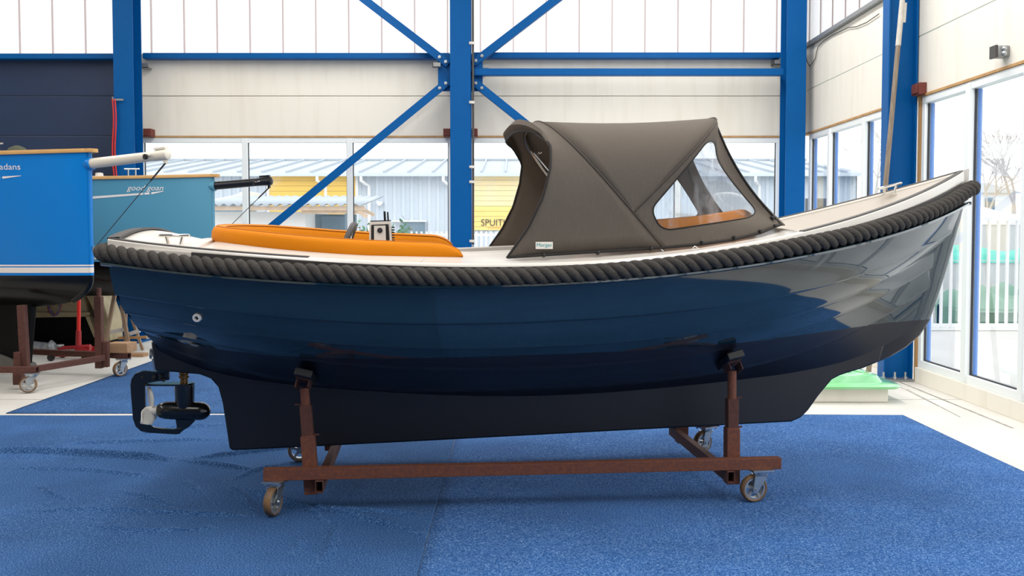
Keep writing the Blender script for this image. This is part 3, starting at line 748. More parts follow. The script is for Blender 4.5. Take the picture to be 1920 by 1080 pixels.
# --- deck with cockpit opening
def opening(s):
    if s <= -1.80 or s >= 1.56: return 0.0
    if s < -0.9: return 0.70 * (1 - ((-0.9 - s) / 0.90) ** 2.6) ** (1 / 2.6)
    if s > 0.5: return 0.70 * max(1 - ((s - 0.5) / 1.06) ** 2.6, 0) ** (1 / 2.2)
    return 0.70
zcs = ([-2.28, -1.95, -1.82, -1.4, -0.9, -0.35, 0.3, 1.0, 1.5, 1.7, 2.2, 3.0], [1.58, 1.545, 1.545, 1.51, 1.475, 1.458, 1.485, 1.545, 1.615, 1.60, 1.56, 1.70])
def zco(s): return float(np.interp(s, *zcs))
def sst(a, b, x): t = min(max((x - a) / (b - a), 0), 1); return t * t * (3 - 2 * t)
sts = np.concatenate([np.linspace(-2.27, -1.82, 8), -1.80 + 0.9 * np.linspace(0.0, 1, 26) ** 2, np.linspace(-0.87, 0.5, 16), 1.56 - 1.03 * np.linspace(1, 0, 24)[:-1] ** 2, np.linspace(1.56, 2.98, 26)])
for sign in (1, -1):
    rws = []
    for s in sts:
        bg_ = max(Gr.b(s) - 0.052, 0.004); zg = Gr.z(s) + 0.006; bo = opening(s)
        drop = 0.20 * sst(1.5, 2.0, s) * (1 - 0.6 * sst(2.5, 3.0, s))
        zc_ = zco(s) if s < 1.6 else zg - drop + 0.03
        zc_ = zco(s) * (1 - sst(1.55, 1.9, s)) + (zg - drop + 0.03) * sst(1.55, 1.9, s)
        if s < -1.9: zc_ = zg + 0.055 * (1 - sst(-2.2, -1.9, s)) + (zco(s) - zg) * sst(-2.2, -1.9, s) * 0.6
        bi = max(bg_ - 0.03, bo); line = [L(s, sign * bg_, zg), L(s, sign * bi, zg - drop)]
        for t in np.linspace(0.1, 1, 9):
            line.append(L(s, sign * (bi + (bo - bi) * t), (zg - drop) + (zc_ - (zg - drop)) * (t ** 1.5 if bo > 0 else 1 - (1 - t) ** 2)))
        rws.append(line)
    mk('deck', grid(rws), M['gel'], boat, smooth=35, local=True)
# cockpit well
so_ = [s for s in sts if -1.80 <= s <= 1.56]
ring = [(s, opening(s)) for s in so_] + [(s, -opening(s)) for s in so_[::-1][1:-1]]
rws = [[L(s, b, zco(s)) for s, b in ring], [L(s, b * 0.985, zco(s) + 0.012) for s, b in ring], [L(s * 0.99, b * 0.96, zco(s) + 0.005) for s, b in ring], [L(s * 0.97, b * 0.9, 1.30) for s, b in ring], [L(s * 0.93, b * 0.75, 0.95) for s, b in ring]]
mk('cockpit_liner', grid(rws, True), M['gel'], boat, smooth=40, local=True)
n = len(so_)
fv = [L(s * 0.93, b * 0.75, 0.951) for s, b in ring]
ff = []
m_ = len(ring)
for i in range(n - 1):
    a_, b_ = i, i + 1; c_, d_ = (m_ - i) % m_, (m_ - i - 1) % m_
    if i == 0: ff.append((0, 1, m_ - 1))
    elif i == n - 2: ff.append((n - 2, n - 1, n))
    else: ff.append((a_, b_, d_, c_))
M['sole'] = mat('grey_cockpit_floor', srgb(150, 146, 140), 0.7)
mk('cockpit_floor', (fv, ff), M['sole'], boat, local=True)

# --- rope fender: a closed loop of three twisted strands
def rope_path():
    P = []
    for u in np.linspace(0, 1, 240):
        s = Rp.s0 + 0.03 + u * (Rp.s1 - Rp.s0 + 0.0)
        e = min(max(s, Rp.s0), Rp.s1); P.append((s, Rp.b(e), Rp.z(e)))
    tip = Rp.s1 + 0.055
    P += [(tip - 0.012, 0.045, Rp.z(Rp.s1) + 0.004), (tip, 0.0, Rp.z(Rp.s1) + 0.005)]
    far = [(s, -b, z) for s, b, z in P[:-1][::-1]]
    s0, b0, z0 = P[0]
    st = [(s0 - 0.065, -b0 * k, z0 + 0.02 * (1 - k * k)) for k in np.linspace(0.95, -0.95, 40)]
    A = np.array(P + far + st)
    # even spacing, then soften the corners
    A = np.vstack([A, A[:1]]); d = np.r_[0, np.cumsum(np.linalg.norm(np.diff(A, axis=0), axis=1))]
    n = int(d[-1] / 0.0125); t = np.linspace(0, d[-1], n, endpoint=False)
    Q = np.stack([np.interp(t, d, A[:, i]) for i in range(3)], 1)
    for _ in range(14): Q = 0.5 * Q + 0.25 * (np.roll(Q, 1, 0) + np.roll(Q, -1, 0))
    return Q, d[-1]
RQ, RL = rope_path()
T = np.roll(RQ, -1, 0) - np.roll(RQ, 1, 0); T /= np.linalg.norm(T, axis=1)[:, None]
Z = np.tile([0, 0, 1.0], (len(RQ), 1)); Nn = Z - T * (Z * T).sum(1)[:, None]; Nn /= np.linalg.norm(Nn, axis=1)[:, None]; Bn = np.cross(T, Nn)
turns = round(RL / 0.188)
rope_parent = None
for k in range(3):
    ang = -2 * math.pi * turns * np.arange(len(RQ)) / len(RQ) + k * 2 * math.pi / 3
    pth = RQ + 0.0265 * (np.cos(ang)[:, None] * Nn + np.sin(ang)[:, None] * Bn)
    vf = tube([L(*p) for p in pth], 0.0248, 10, closed=True)
    if rope_parent is None:
        rope_parent = mk('rope_fender', vf, M['rope'], boat, smooth=180, local=True); plab(rope_parent, 'thick charcoal three-strand rope fender')
    else: mk('rope_strand', vf, M['rope'], rope_parent, smooth=180, local=True)

# --- cleats, deck eyes, skin fitting
def cleat(px, py, b, ln=0.17, sc=1.0, tilt=0.0):
    s, z = bpx(px, py, b); h = 0.055 * sc
    dz = math.sin(tilt) * ln / 2
    v = tube([L(s - ln / 2, b, z + h - dz), L(s - ln * 0.45, b, z + h - dz * 0.9), L(s + ln * 0.45, b, z + h + dz * 0.9), L(s + ln / 2, b, z + h + dz)], [0.006, 0.010, 0.010, 0.006], 10)
    o = mk('mooring_cleat', v, M['steel'], boat, smooth=50, local=True)
    for k in (-1, 1):
        mk('cleat_foot', tube([L(s + k * 0.045, b, z + h), L(s + k * 0.032, b, z - 0.0)], 0.009, 8), M['steel'], o, smooth=50, local=True)
    mk('cleat_base', bar(L(s - 0.05, b, z), L(s + 0.05, b, z), 0.03, 0.006), M['steel'], o, local=True)
cleat(327, 461, 0.60); cleat(1668, 364, -0.24, tilt=0.25); 
def eye(px, py, b):
    s, z = bpx(px, py, b)
    v = [L(s + 0.014 * math.cos(t), b, z + 0.014 * math.sin(t)) for t in np.linspace(0, math.pi, 9)]
    mk('deck_eye', join(tube(v, 0.003, 6), bar(L(s - 0.025, b, z), L(s + 0.025, b, z), 0.012, 0.003)), M['steel'], boat, smooth=50, local=True)
eye(795, 492.5, 0.955); eye(1303, 467, 0.90); eye(345, 444, 0.2); 
s, z = bpx(369, 596, 0.62)
ob = 0.0
nrm = Vector((-0.18, -1, -0.25)).normalized()
bs = L2.b(s) * 0.35 + L1.b(s) * 0.65
bs -= 0.016; s, z = bpx(369, 596, bs + 0.01)
mk('skin_fitting', lathe([(-0.02, 0.024), (0.006, 0.024), (0.012, 0.020), (0.012, 0.012), (-0.01, 0.011)], L(s, bs + 0.004, z), nrm, 20, caps=False), M['nylon'], boat, smooth=40, local=True)
mk('fitting_bore', lathe([(-0.012, 0.013), (-0.006, 0.012)], L(s, bs + 0.004, z), nrm, 12), M['plastic_black'], boat, local=True)
s, z = bpx(363, 647, 0.42)
mk('hull_highlight_bar', bar(L(s - 0.015, 0.40, z + 0.005), L(s + 0.025, 0.41, z - 0.006), 0.03, 0.016), M['galv'], boat, local=True, bevel=0.006)  # small metal bar standing in for a tiny highlight on the hull

# --- orange backrest cushion, U-shaped round the aft cockpit
def cush_w(s):
    if s < -0.85: return 0.735 * max(1 - ((-0.85 - s) / 0.95) ** 2.5, 0) ** (1 / 2.5)
    return 0.735 - 0.02 * (s + 0.85)
path = []
for t in np.linspace(0, 1, 30): path.append((-0.37 - 0.48 * t, cush_w(-0.37 - 0.48 * t)))
for t in np.linspace(0.03, 1, 60):
    a_ = t * math.pi / 2; s = -0.85 - 0.95 * math.sin(a_) ** (2 / 2.5); path.append((s, cush_w(s) if t < 1 else 0.0))
path = path + [(s, -b) for s, b in path[:-1][::-1]]
A = np.array(path); d = np.r_[0, np.cumsum(np.linalg.norm(np.diff(A, axis=0), axis=1))]
t = np.linspace(0, d[-1], 170); A = np.stack([np.interp(t, d, A[:, i]) for i in range(2)], 1)
for _ in range(6): A[1:-1] = 0.5 * A[1:-1] + 0.25 * (A[:-2] + A[2:])
Tn = np.gradient(A, axis=0); Tn /= np.linalg.norm(Tn, axis=1)[:, None]
Nr = np.stack([Tn[:, 1], -Tn[:, 0]], 1)
if Nr[10][1] < 0: Nr = -Nr
ztp = lambda s: float(np.interp(s, [-1.85, -1.6, -1.2, -0.9, -0.4], [1.628, 1.612, 1.576, 1.557, 1.536]))
zbt = lambda s: float(np.interp(s, [-1.85, -1.6, -1.2, -0.9, -0.4], [1.535, 1.52, 1.495, 1.465, 1.445]))
rws = []; seam1 = []; seam2 = []
Ltot = d[-1]
for i in range(len(A)):
    s, b = A[i]; n_ = Nr[i]; e = min(t[i], Ltot - t[i])
    k = math.sqrt(max(1 - (1 - min(e / 0.16, 1)) ** 2, 0.0)) if e < 0.16 else 1.0
    zb_ = zbt(s); hl = -0.020 * b / 0.73; zt_ = zb_ + (ztp(s) + hl - zb_) * (0.04 + 0.96 * k); h = zt_ - zb_
    wr_ = 0.0025 * math.sin(i * 2.3) * (1 if s < -1.3 else 0.4)
    sec = []
    for q, r_ in ((0.042, 0.0), (0.048 + wr_, 0.25), (0.046 + wr_, 0.6), (0.036, 0.88), (0.018, 0.985), (-0.006, 1.0), (-0.028, 0.93), (-0.040, 0.7), (-0.044 - wr_, 0.3), (-0.046, -0.35), (-0.03, -1.4), (0.03, -1.0)):
        sec.append(L(s + n_[0] * q, b + n_[1] * q, zb_ + h * r_))
    rws.append(sec)
    seam1.append(L(s + n_[0] * 0.018, b + n_[1] * 0.018, zb_ + h * 0.99)); seam2.append(L(s - n_[0] * 0.032, b - n_[1] * 0.032, zb_ + h * 0.92))
V, f = grid(rws, True); nn = len(rws[0]); f += [tuple(range(nn)), tuple((len(rws) - 1) * nn + j for j in range(nn))]
cu = empty('backrest_cushion', tuple(bw(-0.9, 0, 1.45)), YAW, 'orange U-shaped backrest cushion round the aft cockpit', 'cushion')
inv = lambda vf: ([tuple(bw(p[0], -p[1], p[2])) for p in vf[0]], vf[1])
mk('padding', inv((V, f)), M['orange'], cu, smooth=60)
mk('piping', inv(tube(seam1, 0.0032, 6)), M['orange_seam'], cu, smooth=60)
mk('piping', inv(tube(seam2, 0.0032, 6)), M['orange_seam'], cu, smooth=60)
for sgn, lab in ((-1, 'orange side cushion seen through the hood window on the far side'), (1, 'orange side cushion under the hood on the near side')):
    rws = []
    for k in range(40):
        u = k / 39; s = 0.25 + u * 1.16; b = opening(s) - (0.015 if sgn < 0 else 0.03); e = min(u, 1 - u) / 0.12; kk = math.sqrt(max(1 - (1 - min(e, 1)) ** 2, 0.02))
        zb_ = zco(s) - 0.02; h = (0.10 if sgn < 0 else 0.15) * kk
        rws.append([tuple(bw(s, sgn * (b + q), zb_ + h * r_)) for q, r_ in ((0.035, 0), (0.04, 0.5), (0.025, 0.95), (0, 1), (-0.03, 0.9), (-0.045, 0.5), (-0.045, -1.2), (0.02, -1.2))])
    V, f = grid(rws, True); nn = 8; f += [tuple(range(nn)), tuple(39 * nn + j for j in range(nn))]
    tag(mk('side_cushion', (V, f), M['orange'], smooth=60), lab, 'cushion')

# --- helm: console, wheel and control box
con = mk('helm_console', join(box(-0.98, -0.68, -0.16, 0.16, 0.951, 1.42)), M['gel'], boat, local=True, bevel=0.03)
cs, cz = bpx(712, 430, 0.08)
def wl_(p): return L(*p)
# steering wheel
ws, wz = bpx(657, 430, 0.0); wc_ = Vector((ws - 0.05, 0, 1.44)); axw = Vector((-0.93, 0, 0.36)).normalized()
a0 = Vector((0, 1, 0)); a1 = axw.cross(a0)
ringp = [tuple(wc_ + a0 * (0.17 * math.cos(q)) + a1 * (0.2 * math.sin(q))) for q in np.linspace(0, 2 * math.pi, 40, endpoint=False)]
wh = mk('steering_wheel', tube(ringp, 0.019, 10, closed=True), M['rubber'], boat, smooth=180, local=True); plab(wh, 'dark grey steering wheel')
for q in (0.3, 2.4, 4.5):
    mk('spoke', tube([tuple(wc_ + axw * -0.03), tuple(wc_ + a0 * (0.165 * math.cos(q)) + a1 * (0.195 * math.sin(q)))], 0.008, 6), M['steel'], wh, smooth=60, local=True)
mk('hub', lathe([(-0.06, 0.03), (0.0, 0.03), (0.01, 0.02)], tuple(wc_ - axw * 0.02), axw, 16), M['plastic_black'], wh, smooth=40, local=True)
# control box, near face square to the camera
p00 = bpx(692, 447, 0.08); p11 = bpx(733, 416, 0.08)
x0, x1, z0, z1 = p00[0], p11[0], p00[1] - 0.02, p11[1]
bxm = mk('control_box', prism(arc_round([(x0, z0), (x1 + 0.006, z0), (x1 - 0.002, z1 + 0.004), (x0 + 0.004, z1)], 0.012), lambda a, z: L(a, 0.08, z), lambda a, z: L(a, -0.06, z)), M['gel'], boat, local=True, bevel=0.003)
plab(bxm, 'white throttle control box with black panels')
W_, H_ = x1 - x0, z1 - z0
mk('panel_face', prism(arc_round([(x0 + .012, z0), (x1 - .008, z0), (x1 - .014, z1 - .014), (x0 + .014, z1 - .018)], 0.006), lambda a, z: L(a, 0.083, z), lambda a, z: L(a, 0.078, z)), M['plastic_black'], bxm, local=True)
cxm = (x0 + x1) / 2
mk('square_plate', prism([(cxm - .036, z0 + .002), (cxm + .036, z0 + .002), (cxm + .034, z1 - .022), (cxm - .036, z1 - .024)], lambda a, z: L(a, 0.087, z), lambda a, z: L(a, 0.08, z)), M['gel'], bxm, local=True)
zc0 = bpx(712, 432, 0.085)[1]
mk('key_ring', lathe([(0, 0.016), (0.008, 0.016), (0.008, 0.009)], L(cxm, 0.087, zc0), (0, -1, 0), 20), M['plastic_black'], bxm, smooth=40, local=True)
mk('key_barrel', lathe([(0, 0.008), (0.01, 0.008)], L(cxm, 0.088, zc0), (0, -1, 0), 12), M['steel'], bxm, local=True)
for dx in (0.02, W_ - 0.02):
    mk('screw', lathe([(0, 0.006), (0.003, 0.005)], L(x0 + dx, 0.083, z1 - 0.026), (0, -1, 0), 10), M['steel'], bxm, local=True)
mk('top_slab', prism([(x0 + .006, z1 + .002), (x1 - .002, z1 + .006), (x1 - .002, z1 + .011), (x0 + .006, z1 + .007)], lambda a, z: L(a, 0.075, z), lambda a, z: L(a, -0.055, z)), M['plastic_black'], bxm, local=True)
l0 = bpx(722, 412, 0.03); l1 = bpx(721, 396, 0.03)
mk('throttle_lever', join(bar(L(l0[0], 0.03, l0[1] - .01), L(l1[0], 0.03, l1[1]), 0.014, 0.018, up=(0, 1, 0)), bar(L(l0[0] + .018, 0.0, l0[1] - .01), L(l1[0] + .018, 0.0, l1[1] - .003), 0.010, 0.01, up=(0, 1, 0))), M['plastic_black'], bxm, local=True, bevel=0.004)
for k in range(6):
    mk('fin', box(x1 + 0.004, x1 + 0.02, -0.07, 0.055, z0 + 0.004 + k * 0.016, z0 + 0.012 + k * 0.016), M['plastic_black'], bxm, local=True)

# --- pod motor and guard frame under the stern
def pb(px, py, b=0.0):
    s, z = bpx(px, py, b); return L(s, b, z)
out_ = [(318, 697), (270, 694.5), (255, 699), (247, 710), (245, 722), (250, 785), (255, 799), (265, 808), (280, 811), (330, 814), (338, 813), (340, 806)]
in_ = [(341, 801), (325, 804), (290, 801), (279, 795), (274, 783), (272, 725), (276, 718), (300, 714), (318, 712)]
pp = [bpx(*q, 0.0) for q in out_ + in_]
gf = mk('motor_guard_frame', prism(pp, lambda a, z: L(a, 0.012, z), lambda a, z: L(a, -0.012, z)), M['pod'], boat, local=True, bevel=0.003)
s, z = bpx(266.5, 707, 0.012)
mk('rivet', lathe([(0, 0.006), (0.004, 0.004)], L(s, 0.012, z), (0, -1, 0), 10), M['bronze'], gf, local=True)
for k, (px, py, w2, h2) in enumerate(((290, 708, .02, .03), (302, 708, .016, .04), (308, 712, .014, .02))):
    s, z = bpx(px, py, 0.02)
    mk('clamp', join(box(s - w2 / 2, s + w2 / 2, -0.04, -0.01, z - h2 / 2, z + h2 / 2), cyl((s, -0.045, z), (s, -0.03, z), 0.008, 8)), M['plastic_black'], gf, local=True, bevel=0.002)
pe = bpx(395, 771, 0.0); pa = bpx(294, 769, 0.0)
c0 = Vector(L(pa[0], 0.0, pa[1])); c1 = Vector(L(pe[0], 0.0, pe[1])); ax = (c1 - c0)
ln = ax.length; R_ = 0.056
prof = [(0, 0.018), (0.004, 0.032), (0.02, 0.046), (0.05, 0.0535), (0.09, R_)] + [(ln - R_ * 1.2 + R_ * 1.2 * math.sin(q), R_ * math.cos(q) + 0.0005) for q in np.linspace(0, math.pi / 2, 9)]
pod = mk('pod_motor', lathe(prof, tuple(c0), tuple(ax), 28), M['pod'], boat, smooth=50, local=True); plab(pod, 'glossy black torpedo shaped pod motor')
n0 = bpx(346, 722, 0); n1 = bpx(346, 762, 0)
mk('neck', lathe([(0, 0.06), (0.01, 0.06), (0.10, 0.057), (0.135, 0.054)], L(n0[0], 0, n0[1]), (0, 0, -1), 24), M['pod'], pod, smooth=50, local=True)
q0 = bpx(272, 720, 0); q1 = bpx(368, 720, 0)
mk('mounting_plate', prism(arc_round([(q0[0], -0.045), (q1[0] - .05, -0.07), (q1[0], 0.0), (q1[0] - .05, 0.07), (q0[0], 0.045)], 0.03), lambda a, b: (a, b, q0[1] + 0.004), lambda a, b: (a, b, q0[1] - 0.006)), M['pod'], pod, local=True, bevel=0.002)
t0 = bpx(345, 700, 0)
mk('shaft_fitting', lathe([(0, 0.03), (0.012, 0.03), (0.018, 0.024), (0.022, 0.024), (0.024, 0.031), (0.036, 0.031), (0.04, 0.023), (0.07, 0.023)], L(t0[0], 0, t0[1] + 0.01), (0, 0, -1), 12), M['bronze'], pod, smooth=35, local=True)
fp = [bpx(*q, 0) for q in ((329, 782), (366, 784), (365, 790), (355, 800), (345, 806), (338, 812), (330, 811), (332, 800))]
mk('lower_fin', prism(fp, lambda a, z: L(a, 0.010, z), lambda a, z: L(a, -0.010, z)), M['pod'], pod, local=True, bevel=0.002)
hb = bpx(284, 769, 0); ph = Vector(L(hb[0], 0, hb[1])); axn = ax.normalized()
prop = mk('propeller', lathe([(-0.045, 0.012), (-0.04, 0.02), (0.0, 0.027), (0.035, 0.028), (0.037, 0.02)], tuple(ph), tuple(axn), 16), M['nylon'], boat, smooth=50, local=True); plab(prop, 'white three-bladed propeller')
for k, a_ in enumerate((math.radians(97), math.radians(97 + 120), math.radians(97 + 240))):
    rad = Vector((0, -math.cos(a_), math.sin(a_))); tan = axn.cross(rad).normalized()
    pit = (axn * 0.55 + tan * 0.83).normalized()
    V = []; f = []
    m1, m2 = 9, 7
    for i in range(m1):
        u = i / (m1 - 1); r_ = 0.015 + 0.125 * u; wd = 0.052 * math.sin(math.pi * min(0.14 + 0.86 * u, 0.985)) ** 0.7
        for j in range(m2):
            v = j / (m2 - 1) * 2 - 1
            V.append(tuple(ph + rad * r_ + pit * (v * wd) + axn * (0.02 * v * v * u) - axn * 0.03 * u))
    for i in range(m1 - 1):
        for j in range(m2 - 1): f.append((i * m2 + j, i * m2 + j + 1, (i + 1) * m2 + j + 1, (i + 1) * m2 + j))
    mk('blade', (V, f), M['nylon'], prop, smooth=180, local=True, solid=0.005)
# pintle ring on the aft edge of the skeg
s, z = bpx(283, 663, 0)
mk('towing_eye', join(tube([L(s + 0.0, 0.018 * math.cos(q), z + 0.028 * math.sin(q)) for q in np.linspace(0, 2 * math.pi, 14, endpoint=False)], 0.006, 6, closed=True), bar(L(s + .02, 0, z - .03), L(s + .03, 0, z - .1), 0.03, 0.025)), M['zinc'], boat, local=True, smooth=50)
# ================================================================== SPRAYHOOD (part of the sloop)
bbs = lambda s: float(np.interp(s, [-0.1, 0.5, 1.0, 1.3, 1.5], [0.875, 0.865, 0.81, 0.73, 0.62]))
def bsolve(px, py, fn):
    b = 0.8
    for _ in range(30): s, z = bpx(px, py, b); b = 0.5 * b + 0.5 * fn(s)
    return s, b, z
def proj(s, b, z):
    p = bw(s, b, z) - CAM; st, ct = math.sin(TILT), math.cos(TILT)
    f_ = p[1] * ct - p[2] * st; u_ = p[1] * st + p[2] * ct
    return 960 + F * p[0] / f_, PPY - F * u_ / f_
NEXP = 3.6
def arch(base, top, th):
    c, s_ = math.cos(th), math.sin(th)
    b = base[1] * math.copysign(abs(c) ** (2 / NEXP), c); h = abs(s_) ** (2 / NEXP)
    return np.array([base[0] + (top[0] - base[0]) * h, b, base[2] + (top[1] - base[2]) * h]), h
E1 = bsolve(1245, 466, bbs); T1 = (0.08, 2.24)
E0 = bsolve(953, 484, bbs); T0 = (0.05, 2.25)
A1 = lambda th: arch(E1, T1, th)[0]
# pivot where the second hoop leaves the first
thp = min(np.linspace(0.02, 1.2, 400), key=lambda t: abs(proj(*A1(t))[1] - 398))
P2 = tuple(A1(thp)); T2 = (1.15, 2.268)
A2 = lambda th: arch(P2, T2, th)[0]
hs_t = ([0, 0.2, 0.4, 0.6, 0.75, 0.87, 0.95, 1.0], [0, 0.115, 0.195, 0.24, 0.25, 0.215, 0.16, 0.10])
def A0(th):
    p, h = arch((E0[0], E0[1], E0[2]), (E0[0], T0[1]), th)
    p[0] = E0[0] + float(np.interp(h, *hs_t)) - 0.008; return p, h
TH = np.concatenate([np.linspace(0.0, 0.35, 9)[:-1], np.linspace(0.35, math.pi - 0.35, 60), np.linspace(math.pi - 0.35, math.pi, 9)[1:]])
# even out: use arc-like parameter so the steep superellipse ends stay smooth
def thmap(t): return math.pi * t
TH = [math.pi * (0.5 - 0.5 * math.cos(math.pi * k / 80)) * 0.55 + math.pi * k / 80 * 0.45 for k in range(81)]
rws = []
lip = []; lip2 = []
for th in TH:
    p, h = A0(th); k = h ** 7
    lip2.append(p + np.array([-0.012 * k, -0.02 * k * p[1], -0.075 * k])); lip.append(p + np.array([-0.03 * k, 0, -0.03 * k]))
rws += [lip2, lip]
nr = 9
for i in range(nr + 1):
    t_ = i / nr; row = []
    for th in TH:
        a, h = A0(th); b = A1(th); q = a * (1 - t_) + b * t_
        sag = math.sin(math.pi * t_)
        q[2] -= 0.012 * sag * h; q[1] *= 1 - 0.012 * sag * (1 - h)
        row.append(q)
    rws.append(row)
hood_pts = [tuple(p) for r in rws for p in r]
hood = mk('sprayhood', grid([[L(*p) for p in r] for r in rws]), M['canvas'], boat, smooth=60, local=True, solid=0.004)
plab(hood, 'grey-brown canvas sprayhood with clear windows')
# V-shaped top panel between the two hoops
rws = []
for i in range(9):
    t_ = i / 8; row = []
    for k in range(81):
        u = k / 80; a = A1(thp + (math.pi - 2 * thp) * (TH[k] / math.pi)); b = A2(TH[k])
        q = a * (1 - t_) + b * t_; sag = math.sin(math.pi * t_) * math.sin(math.pi * u) ; q[2] -= 0.02 * sag
        row.append(q)
    rws.append(row)
hood_pts += [tuple(p) for r in rws for p in r]
mk('top_panel', grid([[L(*p) for p in r] for r in rws]), M['canvas'], hood, smooth=60, local=True, solid=0.004)
# corner edge, base line and window panels
Cc = bsolve(1465, 422, lambda s: 0.60)
bT = 0.40
thc = math.acos((bT / P2[1]) ** (NEXP / 2)); Tc = A2(thc)
def corner(t):
    q = np.array(Tc) * (1 - t) + np.array(Cc) * t; sg = math.sin(math.pi * t)
    q[0] -= 0.035 * sg; q[2] -= 0.025 * sg; return q
bline = [bsolve(px, py, bbs) for px, py in ((1245, 466), (1316, 459.5), (1375, 451), (1425, 438.5))]
bl = np.array([np.array(p) for p in bline] + [np.array(Cc)])
bnd = [A2(thc * k / 30) for k in range(31)] + [corner(k / 24) for k in range(1, 25)]
for i in range(len(bl) - 1, 0, -1):
    for k in range(1, 7): bnd.append(bl[i] * (1 - k / 6) + bl[i - 1] * k / 6)
bnd += [A1(thp * k / 14) for k in range(1, 14)]
bnd = np.array(bnd)
def bsurf(s, z):
    d2 = (bnd[:, 0] - s) ** 2 + (bnd[:, 2] - z) ** 2 + 1e-7; w_ = d2 ** -1.6
    return float((w_ * bnd[:, 1]).sum() / w_.sum())
def winsolve(px, py):
    b = 0.7
    for _ in range(12): s, z = bpx(px, py, b); b = 0.5 * b + 0.5 * bsurf(s, z)
    return s, z
win = arc_round([winsolve(*p) for p in ((1334, 252), (1420, 397), (1405, 408), (1252, 431), (1236, 424), (1220, 393))], [0.10, 0.05, 0.03, 0.07, 0.03, 0.09], 6)
win = np.array(win); cen = win.mean(0)
def rayhit(poly, c, ang):
    d = np.array([math.cos(ang), math.sin(ang)]); best = None
    for i in range(len(poly)):
        a = poly[i] - c; e = poly[(i + 1) % len(poly)] - poly[i]
        den = d[0] * (-e[1]) + d[1] * e[0]
        if abs(den) < 1e-12: continue
        t = (a[0] * (-e[1]) + a[1] * e[0]) / den; u = (d[0] * a[1] - d[1] * a[0]) / den
        if t > 0 and -1e-9 <= u <= 1 + 1e-9 and (best is None or t > best): best = t
    return c + d * best
NA = 168
angs = [2 * math.pi * k / NA for k in range(NA)]
# make sure the corners of the panel are hit exactly
cor = [np.array([p[0], p[2]]) for p in (np.array(Tc), np.array(Cc), bl[0], np.array(P2))]
for c_ in cor:
    a_ = math.atan2(*(c_ - cen)[::-1]) % (2 * math.pi); j = min(range(NA), key=lambda k: abs(angs[k] - a_)); angs[j] = a_
outp = [rayhit(bnd[:, [0, 2]], cen, a) for a in angs]; inp = [rayhit(win, cen, a) for a in angs]
for sign in (1, -1):
    rws = []
    for i in range(7):
        t_ = i / 6; rws.append([])
        for a, b in zip(inp, outp):
            q = a * (1 - t_) + b * t_; rws[-1].append(L(q[0], sign * bsurf(*q), q[1]))
    fr = mk('window_panel', grid(rws, True), M['canvas'], hood, smooth=60, local=True, solid=0.004)
    if sign > 0: hood_pts += [(p[0], -p[1], p[2]) for r in rws for p in r]
    rws = []
    for i in range(7):
        t_ = 1 - i / 6.02
        rws.append([L(cen[0] + (a[0] - cen[0]) * t_ * 1.012, sign * (bsurf(*(cen + (a - cen) * t_)) + 0.002 + 0.004 * math.sin(9 * a[0] + 14 * a[1] * t_)), cen[1] + (a[1] - cen[1]) * t_ * 1.012) for a in inp])
    V, f = grid(rws, True); f.append(tuple(6 * NA + j for j in range(NA)))
    mk('window_sheet', (V, f), M['vinyl'], hood, smooth=60, local=True)
    mk('window_binding', tube([L(a[0], sign * (bsurf(*a) + 0.003), a[1]) for a in inp], 0.0035, 6, closed=True), M['black_trim'], hood, smooth=60, local=True)
# front panel with its own window
def front(u, v):
    th = thc + (math.pi - 2 * thc) * u
    topp = A2(th); e = corner(v); f_ = e * np.array([1, -1, 1])
    q = e * (1 - u) + f_ * u; bul = 4 * u * (1 - u)
    q[0] += bul * (0.02 + 0.16 * v); q[2] += bul * (T2[1] - Tc[2]) * (1 - v)
    return L(*q)
gu, gv = np.linspace(0, 1, 29), np.linspace(0, 1, 21)
V, f = grid([[front(u, v) for u in gu] for v in gv])
fa, fb = [], []
for q in f:
    i, j = divmod(q[0], 29); uc = (gu[j] + gu[min(j + 1, 28)]) / 2; vc = (gv[i] + gv[min(i + 1, 20)]) / 2
    (fb if 0.09 < uc < 0.91 and 0.08 < vc < 0.88 else fa).append(q)
mk('front_panel', (V, fa), M['canvas'], hood, smooth=60, local=True, solid=0.004)
mk('front_window_sheet', (V, fb), M['vinyl'], hood, smooth=60, local=True)
# bindings, seams and hoops
mk('hem_binding', tube([L(*A0(th)[0]) if A0(th)[1] < 0.8 else L(*lip2[k]) for k, th in enumerate(TH) if not 0.78 < A0(th)[1] < 0.9], 0.007, 6), M['black_trim'], hood, smooth=60, local=True)
for sign in (1, -1):
    pts = [L(E0[0], sign * E0[1], E0[2] + 0.004)] + [L(s, sign * (b + 0.004), z + 0.004) for s, b, z in [tuple(np.array(E0) * (1 - k) + np.array(E1) * k) for k in np.linspace(0.1, 1, 8)]] + [L(p[0], sign * (p[1] + 0.004), p[2] + 0.004) for p in bl[1:]]
    mk('base_binding', tube(pts, 0.007, 6), M['black_trim'], hood, smooth=60, local=True)
    mk('corner_seam', tube([L(q[0], sign * q[1], q[2]) for q in (corner(k / 20) for k in range(21))], 0.008, 6), M['black_trim'], hood, smooth=60, local=True)
    sm = []
    for k in range(21):
        t_ = k / 20; q = np.array(A0(1.0)[0]) * 0 + 0
    a = np.array(bsolve(990, 482, bbs)); 
M['seam'] = mat('canvas_seam', srgb(74, 66, 60), 0.9)
mk('hoop_seam', tube([L(*(A1(th) * np.array([1, 1.003, 1]) + np.array([0, 0, 0.002]))) for th in TH], 0.0055, 6), M['seam'], hood, smooth=60, local=True)
mk('hoop_seam', tube([L(*(A2(th) * np.array([1, 1.003, 1]) + np.array([0, 0, 0.002]))) for th in TH], 0.0055, 6), M['seam'], hood, smooth=60, local=True)
